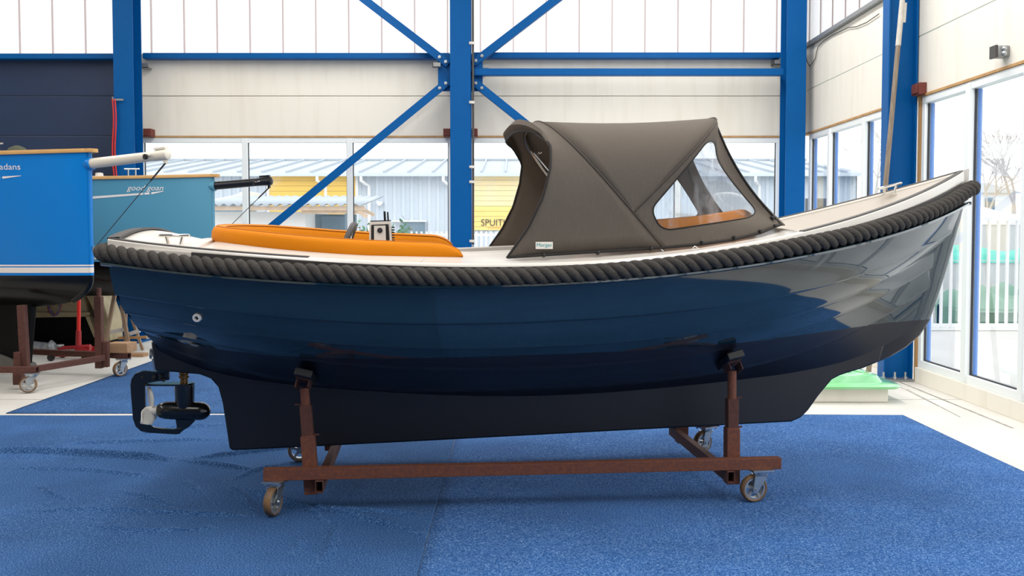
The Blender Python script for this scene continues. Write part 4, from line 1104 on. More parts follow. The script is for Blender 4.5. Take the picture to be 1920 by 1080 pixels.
mk('hoop_tube', tube([L(*(A1(th) * np.array([1, 0.975, 1]) - np.array([0, 0, 0.016]))) for th in TH], 0.011, 8), M['steel'], hood, smooth=60, local=True)
mk('hoop_tube', tube([L(*(A2(th) * np.array([1, 0.975, 1]) - np.array([0, 0, 0.016]))) for th in TH], 0.011, 8), M['steel'], hood, smooth=60, local=True)
a, b = bpx(1003, 287, -0.25), bpx(1032, 322, 0.05)
mk('support_strut', tube([L(a[0], -0.25, a[1]), L(b[0], 0.05, b[1])], 0.009, 8), M['steel'], hood, smooth=60, local=True)
a = bpx(1012, 286, -0.25)
mk('strut_knob', lathe([(-0.01, 0.012), (0.01, 0.012), (0.014, 0.006)], L(a[0], -0.25, a[1]), (0, -1, 0), 10), M['steel'], hood, smooth=40, local=True)
HP = np.array(hood_pts); HPX = np.array([proj(*p) for p in HP])
def on_hood(px, py):
    d = np.hypot(HPX[:, 0] - px, HPX[:, 1] - py) + (HP[:, 1] < 0.2) * 1e3
    i = np.argsort(d)[:6]; w_ = 1 / (d[i] + 1); b = float((HP[i, 1] * w_).sum() / w_.sum())
    s, z = bpx(px, py, b); return s, b, z
kn = None
for px, py in ((1019, 479), (1120.5, 474), (1220, 466.5), (1315.5, 455), (1375.5, 446), (1424.5, 434), (1452, 424), (1447, 409)):
    s, b, z = on_hood(px, py)
    k = mk('turn_button', join(lathe([(-0.01, 0.012), (0.008, 0.012), (0.010, 0.008)], L(s, b, z), (0, -1, 0), 10), lathe([(0.01, 0.008), (0.018, 0.011), (0.026, 0.009), (0.028, 0.004)], L(s, b, z), (0, -1, 0.1), 10)), M['plastic_black'], hood, smooth=40, local=True)
# maker's badge
s0_, b0_, z0_ = on_hood(1004, 467); s1_, b1_, z1_ = on_hood(1036, 453.5)
bb_ = max(b0_, b1_) + 0.006
ba = mk('badge', box(s0_, s1_, -bb_, -bb_ + 0.004, z0_, z1_), M['nylon'], hood, local=True, bevel=0.001)
M['teal'] = mat('teal_print', srgb(30, 160, 170), 0.5)
tv, tf = text_vf('Morgan', 1.0)
tv = np.array(tv); tw = tv[:, 0].max() - tv[:, 0].min(); sc = (s1_ - s0_) * 0.86 / tw
mk('badge_lettering', ([(s0_ + (s1_ - s0_) * 0.07 + (x - tv[:, 0].min()) * sc, -bb_ - 0.0015, z0_ + 0.013 + y * sc) for x, y, _ in tv], tf), M['teal'], ba, local=True)

# ================================================================== CASTERS AND CARTS
M['rust'] = mat('rusty_steel_tube', srgb(104, 62, 50), 0.75, 0.2, var=0.7, vscale=55, vcol=srgb(132, 76, 46), bump=0.2, bscale=150, detail=8, thr=(0.42, 0.68))
M['rust2'] = mat('dark_rusty_steel', srgb(96, 58, 48), 0.75, 0.2, var=0.7, vscale=30, vcol=srgb(70, 42, 36), bump=0.15, bscale=120)
M['tyre'] = mat('amber_polyurethane_tyre', srgb(136, 98, 58), 0.5, var=0.9, vscale=14, vcol=srgb(84, 72, 62))
M['alu'] = mat('cast_aluminium', srgb(185, 186, 186), 0.35, 0.85)
M['pad'] = mat('black_rubber_pad', srgb(26, 27, 30), 0.5)
def caster(parent, x, y, ztop_, head, R=0.08, brake=False):
    """swivel caster under (x, y): plate, bearing, fork, wheel; head = rolling direction angle"""
    d = Vector((math.cos(head), math.sin(head), 0)); n_ = Vector((-d.y, d.x, 0)); c = Vector((x, y, 0))
    wc = c + d * 0.04 + Vector((0, 0, R + 0.007))
    o = mk('caster', join(bar(c - d * 0.065 + Vector((0, 0, ztop_ - 0.005)), c + d * 0.065 + Vector((0, 0, ztop_ - 0.005)), 0.11, 0.01),
                          lathe([(0, 0.04), (0.02, 0.042), (0.022, 0.034)], tuple(c + Vector((0, 0, ztop_ - 0.032))), (0, 0, 1), 18)), M['zinc'], parent, smooth=40)
    for k in (-1, 1):
        a_ = [(-0.035, ztop_ - 0.034), (0.045, ztop_ - 0.034), (0.058, R + 0.0), (0.045, R - 0.018), (0.028, R - 0.010)]
        f0 = lambda u, z, k=k: tuple(c + d * u + n_ * (k * 0.034) + Vector((0, 0, z))); f1 = lambda u, z, k=k: tuple(c + d * u + n_ * (k * 0.030) + Vector((0, 0, z)))
        mk('fork', prism(a_, f0, f1), M['zinc'], o)
    mk('fork_crown', bar(c - d * 0.035 + Vector((0, 0, ztop_ - 0.036)), c + d * 0.045 + Vector((0, 0, ztop_ - 0.036)), 0.068, 0.006), M['zinc'], o)
    w_ = 0.0225
    mk('tyre', lathe([(-w_ * .9, R * 0.8), (-w_, R * 0.9), (-w_ * 0.75, R * 0.98), (-w_ * 0.3, R), (w_ * 0.3, R), (w_ * 0.75, R * 0.98), (w_, R * 0.9), (w_ * .9, R * 0.8), (0, R * 0.79), (-w_ * .9, R * 0.8)], tuple(wc), tuple(n_), 32, caps=False), M['tyre'], o, smooth=50)
    hubv = [lathe([(-w_ * .85, R * 0.8), (w_ * .85, R * 0.8), (w_ * .85, R * 0.68), (-w_ * .85, R * 0.68), (-w_ * .85, R * 0.8)], tuple(wc), tuple(n_), 28, caps=False), cyl(wc - n_ * 0.027, wc + n_ * 0.027, R * 0.24, 14)]
    for q in range(5):
        a_ = q * 2 * math.pi / 5 + 0.3; dr = d * math.cos(a_) + Vector((0, 0, math.sin(a_)))
        hubv.append(bar(wc + dr * R * 0.2, wc + dr * R * 0.72, 0.016, 0.02, up=tuple(n_)))
    mk('hub', join(*hubv), M['alu'], o, smooth=40)
    mk('axle_bolt', cyl(wc - n_ * 0.042, wc + n_ * 0.042, 0.008, 6), M['zinc'], o)
    for dx, dy in ((-1, -1), (1, -1), (1, 1), (-1, 1)):
        q = c + d * (0.05 * dx) + n_ * (0.042 * dy) + Vector((0, 0, ztop_))
        mk('plate_bolt', cyl(q - Vector((0, 0, 0.022)), q + Vector((0, 0, 0.0)), 0.007, 6), M['zinc'], o)
    if brake:
        mk('brake_pedal', prism([(-0.02, ztop_ - 0.05), (-0.075, ztop_ - 0.10), (-0.08, ztop_ - 0.108), (-0.015, ztop_ - 0.07)], lambda u, z: tuple(c + d * -u + n_ * 0.03 + Vector((0, 0, z))), lambda u, z: tuple(c + d * -u - n_ * 0.03 + Vector((0, 0, z)))), M['zinc'], o)
    return o
cart = empty('boat_cart', tuple(bw(0, 0, 0)), YAW, 'rusty square-tube boat cart on casters under the navy sloop', 'cart')
zr = on_z(1420, 947)[2]
TOP = 0.20
fb = 0.62; rb = -0.62
rail = lambda s0, s1, b, z: hollow(tuple(bw(s0, b, z)), tuple(bw(s1, b, z)), 0.06, 0.065)
s_a = bpx(495, 890, fb)[0]; s_b = bpx(1462, 872, fb)[0]
mk('long_rail', rail(s_a, s_b, fb, TOP + 0.032), M['rust'], cart, bevel=0.004)
mk('long_rail', rail(s_a, s_b + 0.02, rb, TOP + 0.032), M['rust2'], cart, bevel=0.004)
s_c1 = bpx(600, 905, fb)[0]; s_c2 = bpx(1366, 897, fb)[0]
for s_ in (s_c1, s_c2):
    mk('cross_bar', hollow(tuple(bw(s_, fb + 0.05, TOP - 0.036)), tuple(bw(s_, rb - 0.05, TOP - 0.036)), 0.045, 0.068), M['rust2'], cart, bevel=0.003)
def post(sb, st, b, zt_, pad_dir, sgn=1):
    """telescopic post with a hinged pad against the hull"""
    p0 = Vector(bw(sb, b, 0.10)); p1 = Vector(bw(st, b + (-0.02 if b > 0 else 0.02), zt_)); d = p1 - p0
    at_ = lambda z: p0 + d * ((z - 0.10) / (zt_ - 0.10))
    fwd = Vector((cy_, sy_, 0))
    mk('post_socket', bar(at_(0.10), at_(0.43), 0.078, 0.078, up=tuple(fwd)), M['rust'], cart, bevel=0.004)
    mk('post_sleeve', bar(at_(0.40), at_(0.60), 0.064, 0.064, up=tuple(fwd)), M['rust2'], cart, bevel=0.003)
    mk('post_tube', cyl(at_(0.56), at_(zt_ - 0.03), 0.026, 14), M['rust'], cart, smooth=50)
    mk('locking_pin', join(bar(at_(0.605) - fwd * 0.06 * sgn, at_(0.605), 0.02, 0.006), cyl(at_(0.432) + fwd * 0.03, at_(0.432) + fwd * 0.062, 0.006, 6)), M['rust2'], cart)
    # bracket and pad following the hull
    n_ = Vector(pad_dir).normalized(); up_ = n_; side = fwd
    tang = side.cross(n_).normalized()
    top = at_(zt_)
    brk = []
    for k in (-1, 1):
        brk.append(bar(top - tang * 0.055 + side * (k * 0.035) - n_ * 0.015, top + tang * 0.055 + side * (k * 0.035) - n_ * 0.015, 0.006, 0.045, up=tuple(n_)))
    mk('pad_bracket', join(*brk, bar(top - tang * 0.06 + n_ * 0.008, top + tang * 0.06 + n_ * 0.008, 0.085, 0.006, up=tuple(n_))), M['rust2'], cart)
    mk('rubber_pad', bar(top - tang * 0.12 + n_ * 0.034, top + tang * 0.12 + n_ * 0.034, 0.10, 0.045, up=tuple(n_)), M['pad'], cart, bevel=0.006)
def hull_at(s, z, sign=1):
    """half breadth of the hull at a height, from the plank rows"""
    pts = [(r.z(s), r.b(s)) for r in rows]; pts.sort()
    return float(np.interp(z, [p[0] for p in pts], [p[1] for p in pts]))
for px_b, px_t, yb, yt in ((585, 570, 880, 692), (1372, 1372, 870, 692)):
    for sg in (1, -1):
        bpost = 0.555 * sg
        sb = bpx(px_b, yb, 0.555)[0]; st = bpx(px_t, yt, 0.53)[0]
        # height at which the hull is as wide as the post stands
        zl = [z for z in np.arange(0.6, 1.1, 0.005) if hull_at(st, z) >= 0.53]
        zt_ = (zl[0] if zl else 0.8) - 0.085
        e = 0.03; db = hull_at(st, zt_ + 0.08 + e) - hull_at(st, zt_ + 0.08 - e); sl = Vector((2 * e, db, 0)).normalized()
        ds = (hull_at(st + 0.1, zt_ + 0.06) - hull_at(st - 0.1, zt_ + 0.06)) / 0.2
        nl = Vector((ds * 0.6, -sl.x * 0.6, sl.y))         # inwards-up in boat frame (s, b, z)
        nw = Vector((nl.x * cy_ + nl.y * sg * sy_, nl.x * sy_ - nl.y * sg * cy_, nl.z))
        post(sb, st, bpost, zt_, nw, -1 if px_b > 900 else 1)
sl_ = bpx(518, 905, fb)[0]; sr_ = bpx(1425, 885, fb)[0]
p = bw(sl_, fb, 0); caster(cart, p[0], p[1], TOP, math.radians(-104), brake=True)
p = bw(sr_, fb, 0); caster(cart, p[0], p[1], TOP, math.radians(180 + 12))
p = bw(sl_ + 0.01, rb, 0); caster(cart, p[0], p[1], TOP, math.radians(190))
p = bw(sr_ + 0.05, rb, 0); caster(cart, p[0], p[1], TOP, math.radians(215))
# ================================================================== THE TWO SAILING BOATS AT THE LEFT
M['wood_rail'] = mat('varnished_wood_rail', srgb(206, 160, 98), 0.45, var=0.4, vscale=8, vcol=srgb(178, 130, 72))
M['sprit_white'] = mat('white_spar', srgb(225, 216, 200), 0.3)
M['sprit_black'] = mat('black_spar', srgb(22, 22, 26), 0.3)
M['wire'] = mat('steel_wire', srgb(80, 76, 74), 0.4, 0.6)
M['decal'] = mat('pale_decal', srgb(240, 232, 224), 0.5)
M['black_bottom'] = mat('black_bottom_paint', srgb(8, 8, 9), 0.7, spec=0.15)
M['iron'] = mat('grey_iron_keel', srgb(95, 92, 88), 0.7, var=0.5, vscale=10)
def sail_hull_mat(name, col, zwl, stripe):
    m = bpy.data.materials.new(name); m.use_nodes = True; nt = m.node_tree; b = nt.nodes['Principled BSDF']
    tc = nd(nt, 'ShaderNodeTexCoord'); sp = nd(nt, 'ShaderNodeSeparateXYZ'); nt.links.new(tc.outputs['Object'], sp.inputs[0])
    cr = nd(nt, 'ShaderNodeValToRGB'); cr.color_ramp.interpolation = 'CONSTANT'
    mr = nd(nt, 'ShaderNodeMapRange'); mr.inputs[1].default_value = zwl - 0.5; mr.inputs[2].default_value = zwl + 0.5
    nt.links.new(sp.outputs['Z'], mr.inputs[0]); nt.links.new(mr.outputs[0], cr.inputs[0])
    e = cr.color_ramp.elements; e[0].position = 0; e[0].color = (*srgb(9, 9, 10), 1); e[1].position = 0.5; e[1].color = (*col, 1)
    wcol = srgb(238, 228, 216)
    for pos, cc in stripe: q = e.new(0.5 + pos); q.color = (*(wcol if cc else col), 1)
    nt.links.new(cr.outputs[0], b.inputs['Base Color']); b.inputs['Roughness'].default_value = 0.25; b.inputs['Specular IOR Level'].default_value = 0.35
    return m
def sailboat(stem_px, Y, yaw, col, zsh, zwl, zbot_, label, name_txt, tx0, tx1, ty, shear, spar, spar_len, stripe, mname):
    c0 = at(stem_px, 435, Y); bx0, by0 = c0[0], c0[1]
    r = empty('sailing_boat', (bx0, by0, 0), yaw, label, 'boat')
    cw, sw = math.cos(yaw), math.sin(yaw)
    def hb(s, z):                                      # half breadth, s <= 0 aft of the stem
        t = (z - zbot_) / (zsh - zbot_)
        full = 0.95 * (0.55 + 0.45 * min(max(t, 0), 1.1) ** 0.7)
        return 0.035 + full * (1 - math.exp(s / 1.5)) if s < 0 else 0.035
    zs = lambda s: zsh + 0.055 * s - 0.012 * s * s * -1 if s > -3 else zsh - 0.1
    m = sail_hull_mat(mname, col, zwl, stripe)
    S = -np.concatenate([[0.0, 0.01, 0.03, 0.07], np.linspace(0.14, 4.0, 40)])
    for sg in (1, -1):
        rws = []
        for k in range(21):
            row = []
            for s in S:
                zb_ = zbot_ - 0.10 * (1 - math.exp(s * 1.6)); zz_ = zb_ + (zs(s) - zb_) * (k / 20.0) ** 1.0
                # round the forefoot
                rake = -0.24 * max(0, 1 - (zz_ - zbot_) / 0.26) ** 2.2
                bb_ = hb(s, zz_) * (1 - max(0, 1 - (zz_ - zb_) / 0.30) ** 2.2)
                row.append((s + rake * math.exp(s * 3), -sg * bb_, zz_))
            rws.append(row)
        mk('hull_side', grid(rws), m, r, smooth=60, local=True)
    # nose strip and deck
    mk('stem_nose', tube([(-0.012 - 0.24 * max(0, 1 - (z - zbot_) / 0.26) ** 2.2, 0, z) for z in np.linspace(zbot_ + 0.01, zs(0), 50)], 0.034, 10), m, r, smooth=60, local=True)
    dv = []
    for s in S: b = hb(s, zs(s)); dv.append([(s, b * k, zs(s) + 0.04 * (1 - k * k)) for k in np.linspace(-1, 1, 7)])
    mk('deck', grid(dv), M['gel'], r, smooth=40, local=True)
    rw = []
    for s in [0.07, 0.05] + list(S):
        b = hb(min(s, 0), zs(min(s, 0))) - (0.012 if s > 0.06 else 0)
        z = zs(min(s, 0)) + 0.004
        rw.append([(s, -(b + 0.022), z - 0.006), (s, -(b + 0.026), z + 0.012), (s, -(b + 0.016), z + 0.034), (s, -(b - 0.04), z + 0.034), (s, -(b - 0.045), z)])
    for sg in (1, -1):
        mk('wood_rail', grid([[(p[0], p[1] * sg, p[2]) for p in q] for q in rw], True), M['wood_rail'], r, smooth=50, local=True)
    mk('rail_nose', prism(arc_round([(0.07, -0.05), (0.10, 0.0), (0.07, 0.05), (-0.02, 0.06), (-0.02, -0.06)], 0.02), lambda a, b: (a, b, zs(0) + 0.036), lambda a, b: (a, b, zs(0) + 0.0)), M['wood_rail'], r, local=True, bevel=0.008)
    # bowsprit
    zsp = zs(0) - 0.115
    ring = mk('bowsprit_collar', lathe([(-0.10, 0.045), (-0.04, 0.058), (0.03, 0.066), (0.036, 0.060), (0.036, 0.052), (-0.02, 0.05)], (0.0, 0, zsp), (1, 0, 0.075), 24, caps=False), m, r, smooth=60, local=True)
    R_ = 0.052
    ax = Vector((1, 0, 0.075)).normalized(); o0 = Vector((-0.02, 0, zsp)); e0 = o0 + ax * spar_len
    sp = mk('bowsprit', cyl(o0, e0, R_, 20, R_ * 0.92), spar, r, smooth=50, local=True)
    mk('end_fitting', join(lathe([(-0.16, R_ * 0.98), (-0.02, R_ * 1.05), (0.0, R_ * 0.98), (0.012, R_ * 0.6)], tuple(e0), tuple(ax), 18), bar(e0 - ax * 0.15 + Vector((0, 0, 0.065)), e0 - ax * 0.02 + Vector((0, 0, 0.065)), 0.05, 0.022), bar(e0 - ax * 0.03 + Vector((0, 0, -0.045)), e0 - ax * 0.03 + Vector((0, 0, -0.085)), 0.03, 0.03, up=(1, 0, 0))), spar, sp, smooth=40, local=True)
    mk('block', lathe([(-0.012, 0.022), (-0.008, 0.028), (0.008, 0.028), (0.012, 0.022)], tuple(e0 - ax * 0.22 + Vector((0, -0.06, -0.005))), (0.1, 1, 0), 14), M['plastic_black'], sp, smooth=40, local=True)
    mk('shackle', tube([tuple(e0 - ax * (0.2 - 0.012 * k) + Vector((0, -0.06 + 0.01 * math.sin(k), 0.006 * math.cos(k * 1.3)))) for k in range(7)], 0.004, 6), M['steel'], sp, smooth=50, local=True)
    w0 = e0 - ax * 0.03 + Vector((0, 0, -0.08)); w1 = Vector((0.035, 0, zwl + 0.27))
    mk('bobstay_wire', join(tube([tuple(w0), tuple(w1)], 0.0045, 6), tube([tuple(w0), tuple(w0 + (w1 - w0) * 0.2)], 0.009, 8)), M['wire'], r, smooth=50, local=True)
    mk('stem_eye', lathe([(-0.02, 0.012), (0.02, 0.016), (0.022, 0.01)], tuple(w1), (0.3, 0, 1), 10), M['zinc'], r, smooth=40, local=True)
    # deck cleat
    zc = zs(-0.5) + 0.05
    mk('deck_cleat', join(tube([(-1.05, -0.25, zc + .07), (-0.85, -0.25, zc + .07)], 0.008, 8), tube([(-1.0, -0.25, zc + .07), (-1.0, -0.25, zc - .02)], 0.008, 8), tube([(-0.9, -0.25, zc + .07), (-0.9, -0.25, zc - .02)], 0.008, 8)), M['steel'], r, smooth=50, local=True)
    # name and slash, laid on the hull side
    def side(px, py):                                  # pixel -> (s, z) on the near hull side
        d = ray(px, py); n = np.array([sw, -cw]); b = 0.3
        for _ in range(40):
            t = (b + n.dot([bx0, by0])) / n.dot(d[:2]); p = CAM + d * t
            s = (p[0] - bx0) * cw + (p[1] - by0) * sw; b = 0.6 * b + 0.4 * hb(min(s, 0), p[2])
        return s, p[2]
    def lay(vf, m_, nm):
        V, f = vf; mk(nm, ([(s, -(hb(min(s, 0), z) + 0.004), z) for s, z in V], f), m_, r, local=True)
    tv, tf = text_vf(name_txt, 1.0, shear); tv = np.array(tv)
    a = side(tx0, ty); b = side(tx1, ty); k = (b[0] - a[0]) / (tv[:, 0].max() - tv[:, 0].min())
    lay(([(a[0] + (x - tv[:, 0].min()) * k, a[1] + (b[1] - a[1]) * (x / tv[:, 0].max()) + y * k) for x, y, _ in tv], tf), M['decal'], 'boat_name')
    return r, side, lay
wlA = at(100, 517.5, 9.6)[2]
yA = math.radians(-18)
bA, sideA, layA = sailboat(170, 9.75, yA, srgb(0, 122, 204), at(173, 286, 9.75)[2], wlA, at(150, 566, 9.75)[2], 'bright blue sailing boat with white bowsprit and wooden rail', 'bredadans'[-5:], 0, 39, 318, 0.0, M['sprit_white'], 0.97, ((0.025, 1), (0.082, 0), (0.093, 1), (0.109, 0)), 'bright_blue_hull')
def strip(side, pts):
    (a, b, c, d) = [np.array(p, float) for p in pts]; top = []; bot = []
    for k in range(25): top.append(side(*(a + (b - a) * k / 24))); bot.append(side(*(d + (c - d) * k / 24)))
    return top + bot
SF = [(k, k + 1, 26 + k, 25 + k) for k in range(24)]
for quad in ([(5, 331), (40.5, 329), (40, 330), (5, 335)], [(-20, 332), (1, 331.5), (1, 335), (-20, 336)]):
    layA((strip(sideA, quad), SF), M['decal'], 'name_slash')
wlB = at(200, 492, 11.7)[2]
bB, sideB, layB = sailboat(400, 12.2, math.radians(-8), srgb(88, 150, 174), at(404, 332, 12.2)[2], wlB, at(200, 548, 11.7)[2], 'pale teal sailing boat with black bowsprit behind the bright blue one', 'good goan', 238, 307, 357, 0.35, M['sprit_black'], 0.80, ((0.03, 1), (0.05, 0)), 'pale_teal_hull')
for quad in ([(284, 360.5), (307.5, 358), (307, 359), (284, 364.5)], [(271, 361.5), (280.5, 360.7), (280.5, 364.5), (271, 365)], [(120, 372), (269, 361.7), (269, 365), (120, 377)]):
    layB((strip(sideB, quad), SF), M['decal'], 'name_slash')
# keel of the blue boat
kA = [(-5.0, 0.5), (-0.55, 0.9), (-0.62, 0.25), (-0.70, 0.10), (-5, 0.10)]
p1 = at(96, 565, 10.2); p2 = at(78, 681, 10.2)
loc = lambda p: ((p[0] - bA.location[0]) * math.cos(yA) + (p[1] - bA.location[1]) * math.sin(yA), p[2])
a, b = loc(p1), loc(p2)
kz = 0.18
mk('keel', prism([(a[0] + 0.02, a[1] + 0.15), (a[0], a[1]), (b[0] + 0.03, kz + 0.03), (b[0], kz), (b[0] - 1.6, kz), (b[0] - 1.7, a[1] + 0.15)], lambda s, z: (s, 0.05, z), lambda s, z: (s, -0.05, z)), M['black_bottom'], bA, local=True, bevel=0.02)
mk('keel_foot', prism(arc_round([(b[0] + 0.05, kz - 0.03), (b[0] + 0.05, kz + 0.02), (b[0] - 0.3, kz + 0.12), (b[0] - 1.6, kz + 0.12), (b[0] - 1.6, kz - 0.03)], 0.03), lambda s, z: (s, 0.08, z), lambda s, z: (s, -0.08, z)), M['iron'], bA, local=True, bevel=0.03)
# white sunhat-like vent on the teal boat's deck
p = at(180, 333, 12.1)
v = lathe([(0, 0.12), (0.03, 0.11), (0.06, 0.06), (0.065, 0.05), (0.10, 0.045), (0.105, 0.02)], (p[0] + 0.02, 12.15, p[2] - 0.04), (0, 0, 1), 18)
mk('deck_vent', v, M['gel'], bB, smooth=40)
p = at(37, 290, 10.6)
mk('canvas_bundle', lathe([(0, 0.12), (0.05, 0.115), (0.10, 0.08), (0.125, 0.02)], (p[0], 10.55, p[2] - 0.03), (0, 0, 1), 18), mat('green_grey_canvas', srgb(75, 78, 62), 0.9), bA, smooth=60)

# --- its cart
ca = empty('boat_cart', (at(62, 735, 9.5)[0], 9.6, 0), 0, 'dark rusty boat cart on casters under the bright blue sailing boat', 'cart')
fl_ = on_z(62, 737); rr_ = on_z(232, 706)
A_ = Vector((fl_[0], fl_[1], 0)); B_ = Vector((rr_[0], rr_[1], 0)); lat = (B_ - A_).normalized(); fw_ = Vector((lat.y, -lat.x, 0))
zt2 = 0.2 + 0.03; Zv = Vector((0, 0, 1))
e1 = A_ + fw_ * 0.0 + Zv * zt2; e2 = B_ + fw_ * 0.03 + Zv * zt2
# rails run off to the left, turned a little to the camera
dl = (Vector(on_z(-60, 722)) * 1.0); 
railL = Vector((-1, 0.05, 0)).normalized()
mk('long_rail', hollow(tuple(e1 + railL * -0.05), tuple(e1 + railL * 1.8), 0.06, 0.06), M['rust2'], ca, bevel=0.003)
railR = Vector((-1, 0.30, 0)).normalized()
mk('long_rail', hollow(tuple(e2 + railR * -0.05), tuple(e2 + railR * 2.2), 0.06, 0.06), M['rust2'], ca, bevel=0.003)
pp_ = Vector(at(186, 660, 10.15))
mk('cross_bar', bar(e1 + Vector((-0.01, 0.03, -0.0)), Vector((pp_.x, pp_.y + 0.1, zt2)), 0.05, 0.06), M['rust2'], ca, bevel=0.003)
def apost(px, ya, yb_, Y, w_, m=M['rust2'], lean=0.0):
    t_ = at(px, ya, Y); b_ = at(px + lean, yb_, Y)
    return mk('post', bar(tuple(b_), tuple(t_), w_, w_, up=(0, 1, 0)), m, ca, bevel=0.004)
apost(41, 572, 700, 9.7, 0.075, lean=7); apost(33, 660, 700, 9.66, 0.06); apost(185, 556, 690, 10.3, 0.075, lean=2)
mk('post_tube', cyl(tuple(at(185, 600, 10.3)), tuple(at(185, 540, 10.3)), 0.028, 12), M['rust2'], ca, smooth=50)
apost(199, 640, 688, 10.3, 0.06)
t_ = at(38, 722, 9.6)
mk('post_foot', box(t_[0] - 0.05, t_[0] + 0.04, 9.55, 9.63, 0.05, 0.22), M['rust2'], ca, bevel=0.003)
caster(ca, A_.x, A_.y, 0.2, math.radians(200)); caster(ca, B_.x, B_.y, 0.2, math.radians(230))
wbk = at(225, 652, 10.5)
M['timber'] = mat('sawn_timber', srgb(176, 140, 104), 0.75, var=0.6, vscale=6, vcol=srgb(140, 104, 72), stretch=(0.4, 4, 4))
tag(mk('timber_block', prism([(-0.13, -0.05), (0.11, -0.05), (0.11, 0.055), (-0.13, 0.055)], lambda a_, z: (wbk[0] + a_, 10.42, z + zt2 + 0.082), lambda a_, z: (wbk[0] + a_ + 0.03, 10.62, z + zt2 + 0.082)), M['timber'], bevel=0.003), 'square timber block lying on the end of the left boat cart', 'timber')

# --- trolley jack
M['jackred'] = mat('red_jack_enamel', srgb(150, 26, 30), 0.4)
j = on_z(140, 674); jx, jy = j[0], j[1]
jk = empty('trolley_jack', (jx, jy, 0), 0, 'red trolley jack with upright bright red handle on the floor', 'jack')
for dy in (-0.12, 0.12):
    mk('side_frame', prism([(-0.26, 0.05), (0.24, 0.05), (0.24, 0.13), (0.12, 0.17), (0.02, 0.10), (-0.26, 0.09)], lambda a_, z, dy=dy: (jx + a_, jy + dy - 0.006, z), lambda a_, z, dy=dy: (jx + a_, jy + dy + 0.006, z)), M['jackred'], jk, bevel=0.004)
mk('lift_arm', bar((jx - 0.2, jy, 0.14), (jx + 0.12, jy, 0.16), 0.06, 0.04), M['jackred'], jk, bevel=0.006)
mk('saddle', lathe([(0, 0.05), (0.02, 0.06), (0.03, 0.055)], (jx - 0.19, jy, 0.155), (0, 0, 1), 14), M['galv'], jk, smooth=40)
mk('hydraulic_unit', cyl((jx + 0.02, jy, 0.14), (jx + 0.2, jy, 0.15), 0.04, 12), M['jackred'], jk, smooth=50)
for dx in (-0.22, 0.2):
    for dy in (-0.15, 0.15):
        mk('wheel', lathe([(-0.015, 0.04), (-0.012, 0.045), (0.012, 0.045), (0.015, 0.04)], (jx + dx, jy + dy, 0.045), (0, 1, 0), 16), M['plastic_black'], jk, smooth=40)
h0 = Vector((jx + 0.05, jy, 0.16)); h1 = Vector(at(148, 552, jy))
mk('handle_socket', cyl(h0, h0 + (h1 - h0).normalized() * 0.2, 0.036, 14, 0.032), M['jackred'], jk, smooth=50)
mk('handle', cyl(h0 + (h1 - h0).normalized() * 0.15, h1, 0.024, 12), M['red'], jk, smooth=50)
# --- beige hull lying at the back
M['beige'] = mat('dirty_beige_gelcoat', srgb(186, 172, 136), 0.5, var=0.6, vscale=5, vcol=srgb(140, 122, 88))
gy = 13.0
bh = empty('old_hull', (at(140, 620, gy)[0], gy, 0), 0, 'worn beige boat hull with dark underside behind the red jack', 'boat')
def gp(px, py, y=gy): return tuple(at(px, py, y))
def gpoly(pts, y0, y1): 
    q = [(at(px, py, y0)[0], at(px, py, y0)[2]) for px, py in pts]
    return prism(q, lambda a_, z: (a_, y0, z), lambda a_, z: (a_, y1, z))
mk('upper_side', gpoly([(60, 552), (150, 546), (160, 562), (166, 594), (60, 596)], gy, gy + 0.5), M['beige'], bh, bevel=0.02)
mk('rub_strake', gpoly([(60, 585), (168, 585), (168, 591), (60, 591)], gy - 0.03, gy), M['beige'], bh, bevel=0.008)
mk('bow_curve', gpoly([(158, 549), (186, 548), (205, 600), (206, 640), (190, 640), (184, 600)], gy - 0.05, gy + 0.4), M['beige'], bh, bevel=0.02)
mk('skirt_edge', gpoly([(160, 594), (167, 592), (180, 630), (176, 633)], gy - 0.02, gy + 0.1), M['beige'], bh, bevel=0.006)
mk('dark_underside', gpoly([(60, 594), (162, 594), (178, 636), (60, 640)], gy + 0.05, gy + 0.5), M['black_bottom'], bh)
mk('chock', box(at(60, 640, gy)[0], at(200, 640, gy)[0], gy + 0.1, gy + 0.4, 0, 0.16), M['black_bottom'], bh)
# coil of blue and red rope hanging on it
M['cordblue'] = mat('blue_cord', srgb(70, 110, 170), 0.8); M['cordred'] = mat('red_cord', srgb(150, 70, 62), 0.8)
cc = Vector(gp(104, 572, gy - 0.08))
co = empty('rope_coil', tuple(cc), 0, 'coil of thin blue and red cord hanging on the beige hull', 'rope')
for k in range(9):
    rx = 0.07 + 0.02 * random.random(); rz_ = 0.10 + 0.03 * random.random(); ox = 0.02 * (random.random() - 0.5)
    mk('cord_loop', tube([tuple(cc + Vector((ox + rx * math.cos(q), 0.02 * math.sin(q * 2 + k) - 0.006 * k, -0.02 + rz_ * math.sin(q)))) for q in np.linspace(0, 2 * math.pi, 26, endpoint=False)], 0.005, 5, closed=True), M['cordblue'] if k % 2 else M['cordred'], co, smooth=60)
# plastic wrapped roll on the floor
pr = on_z(125, 640); M['film'] = mat('crumpled_grey_film', srgb(120, 124, 128), 0.25, var=0.7, vscale=18, vcol=srgb(190, 194, 198), bump=1.0, bscale=20)
rp_ = [(pr[0] - 0.45 + 0.09 * k, 12.55, 0.075 + 0.004 * math.sin(k * 2)) for k in range(10)] + [(pr[0] + 0.40, 12.55, 0.08), (pr[0] + 0.44, 12.55, 0.08)]
tag(mk('wrapped_roll', tube(rp_, [0.06, 0.065, 0.07, 0.066, 0.07, 0.064, 0.07, 0.068, 0.065, 0.06, 0.085, 0.05], 14), M['film'], smooth=60), 'grey roll wrapped in crumpled plastic film on the floor', 'roll')
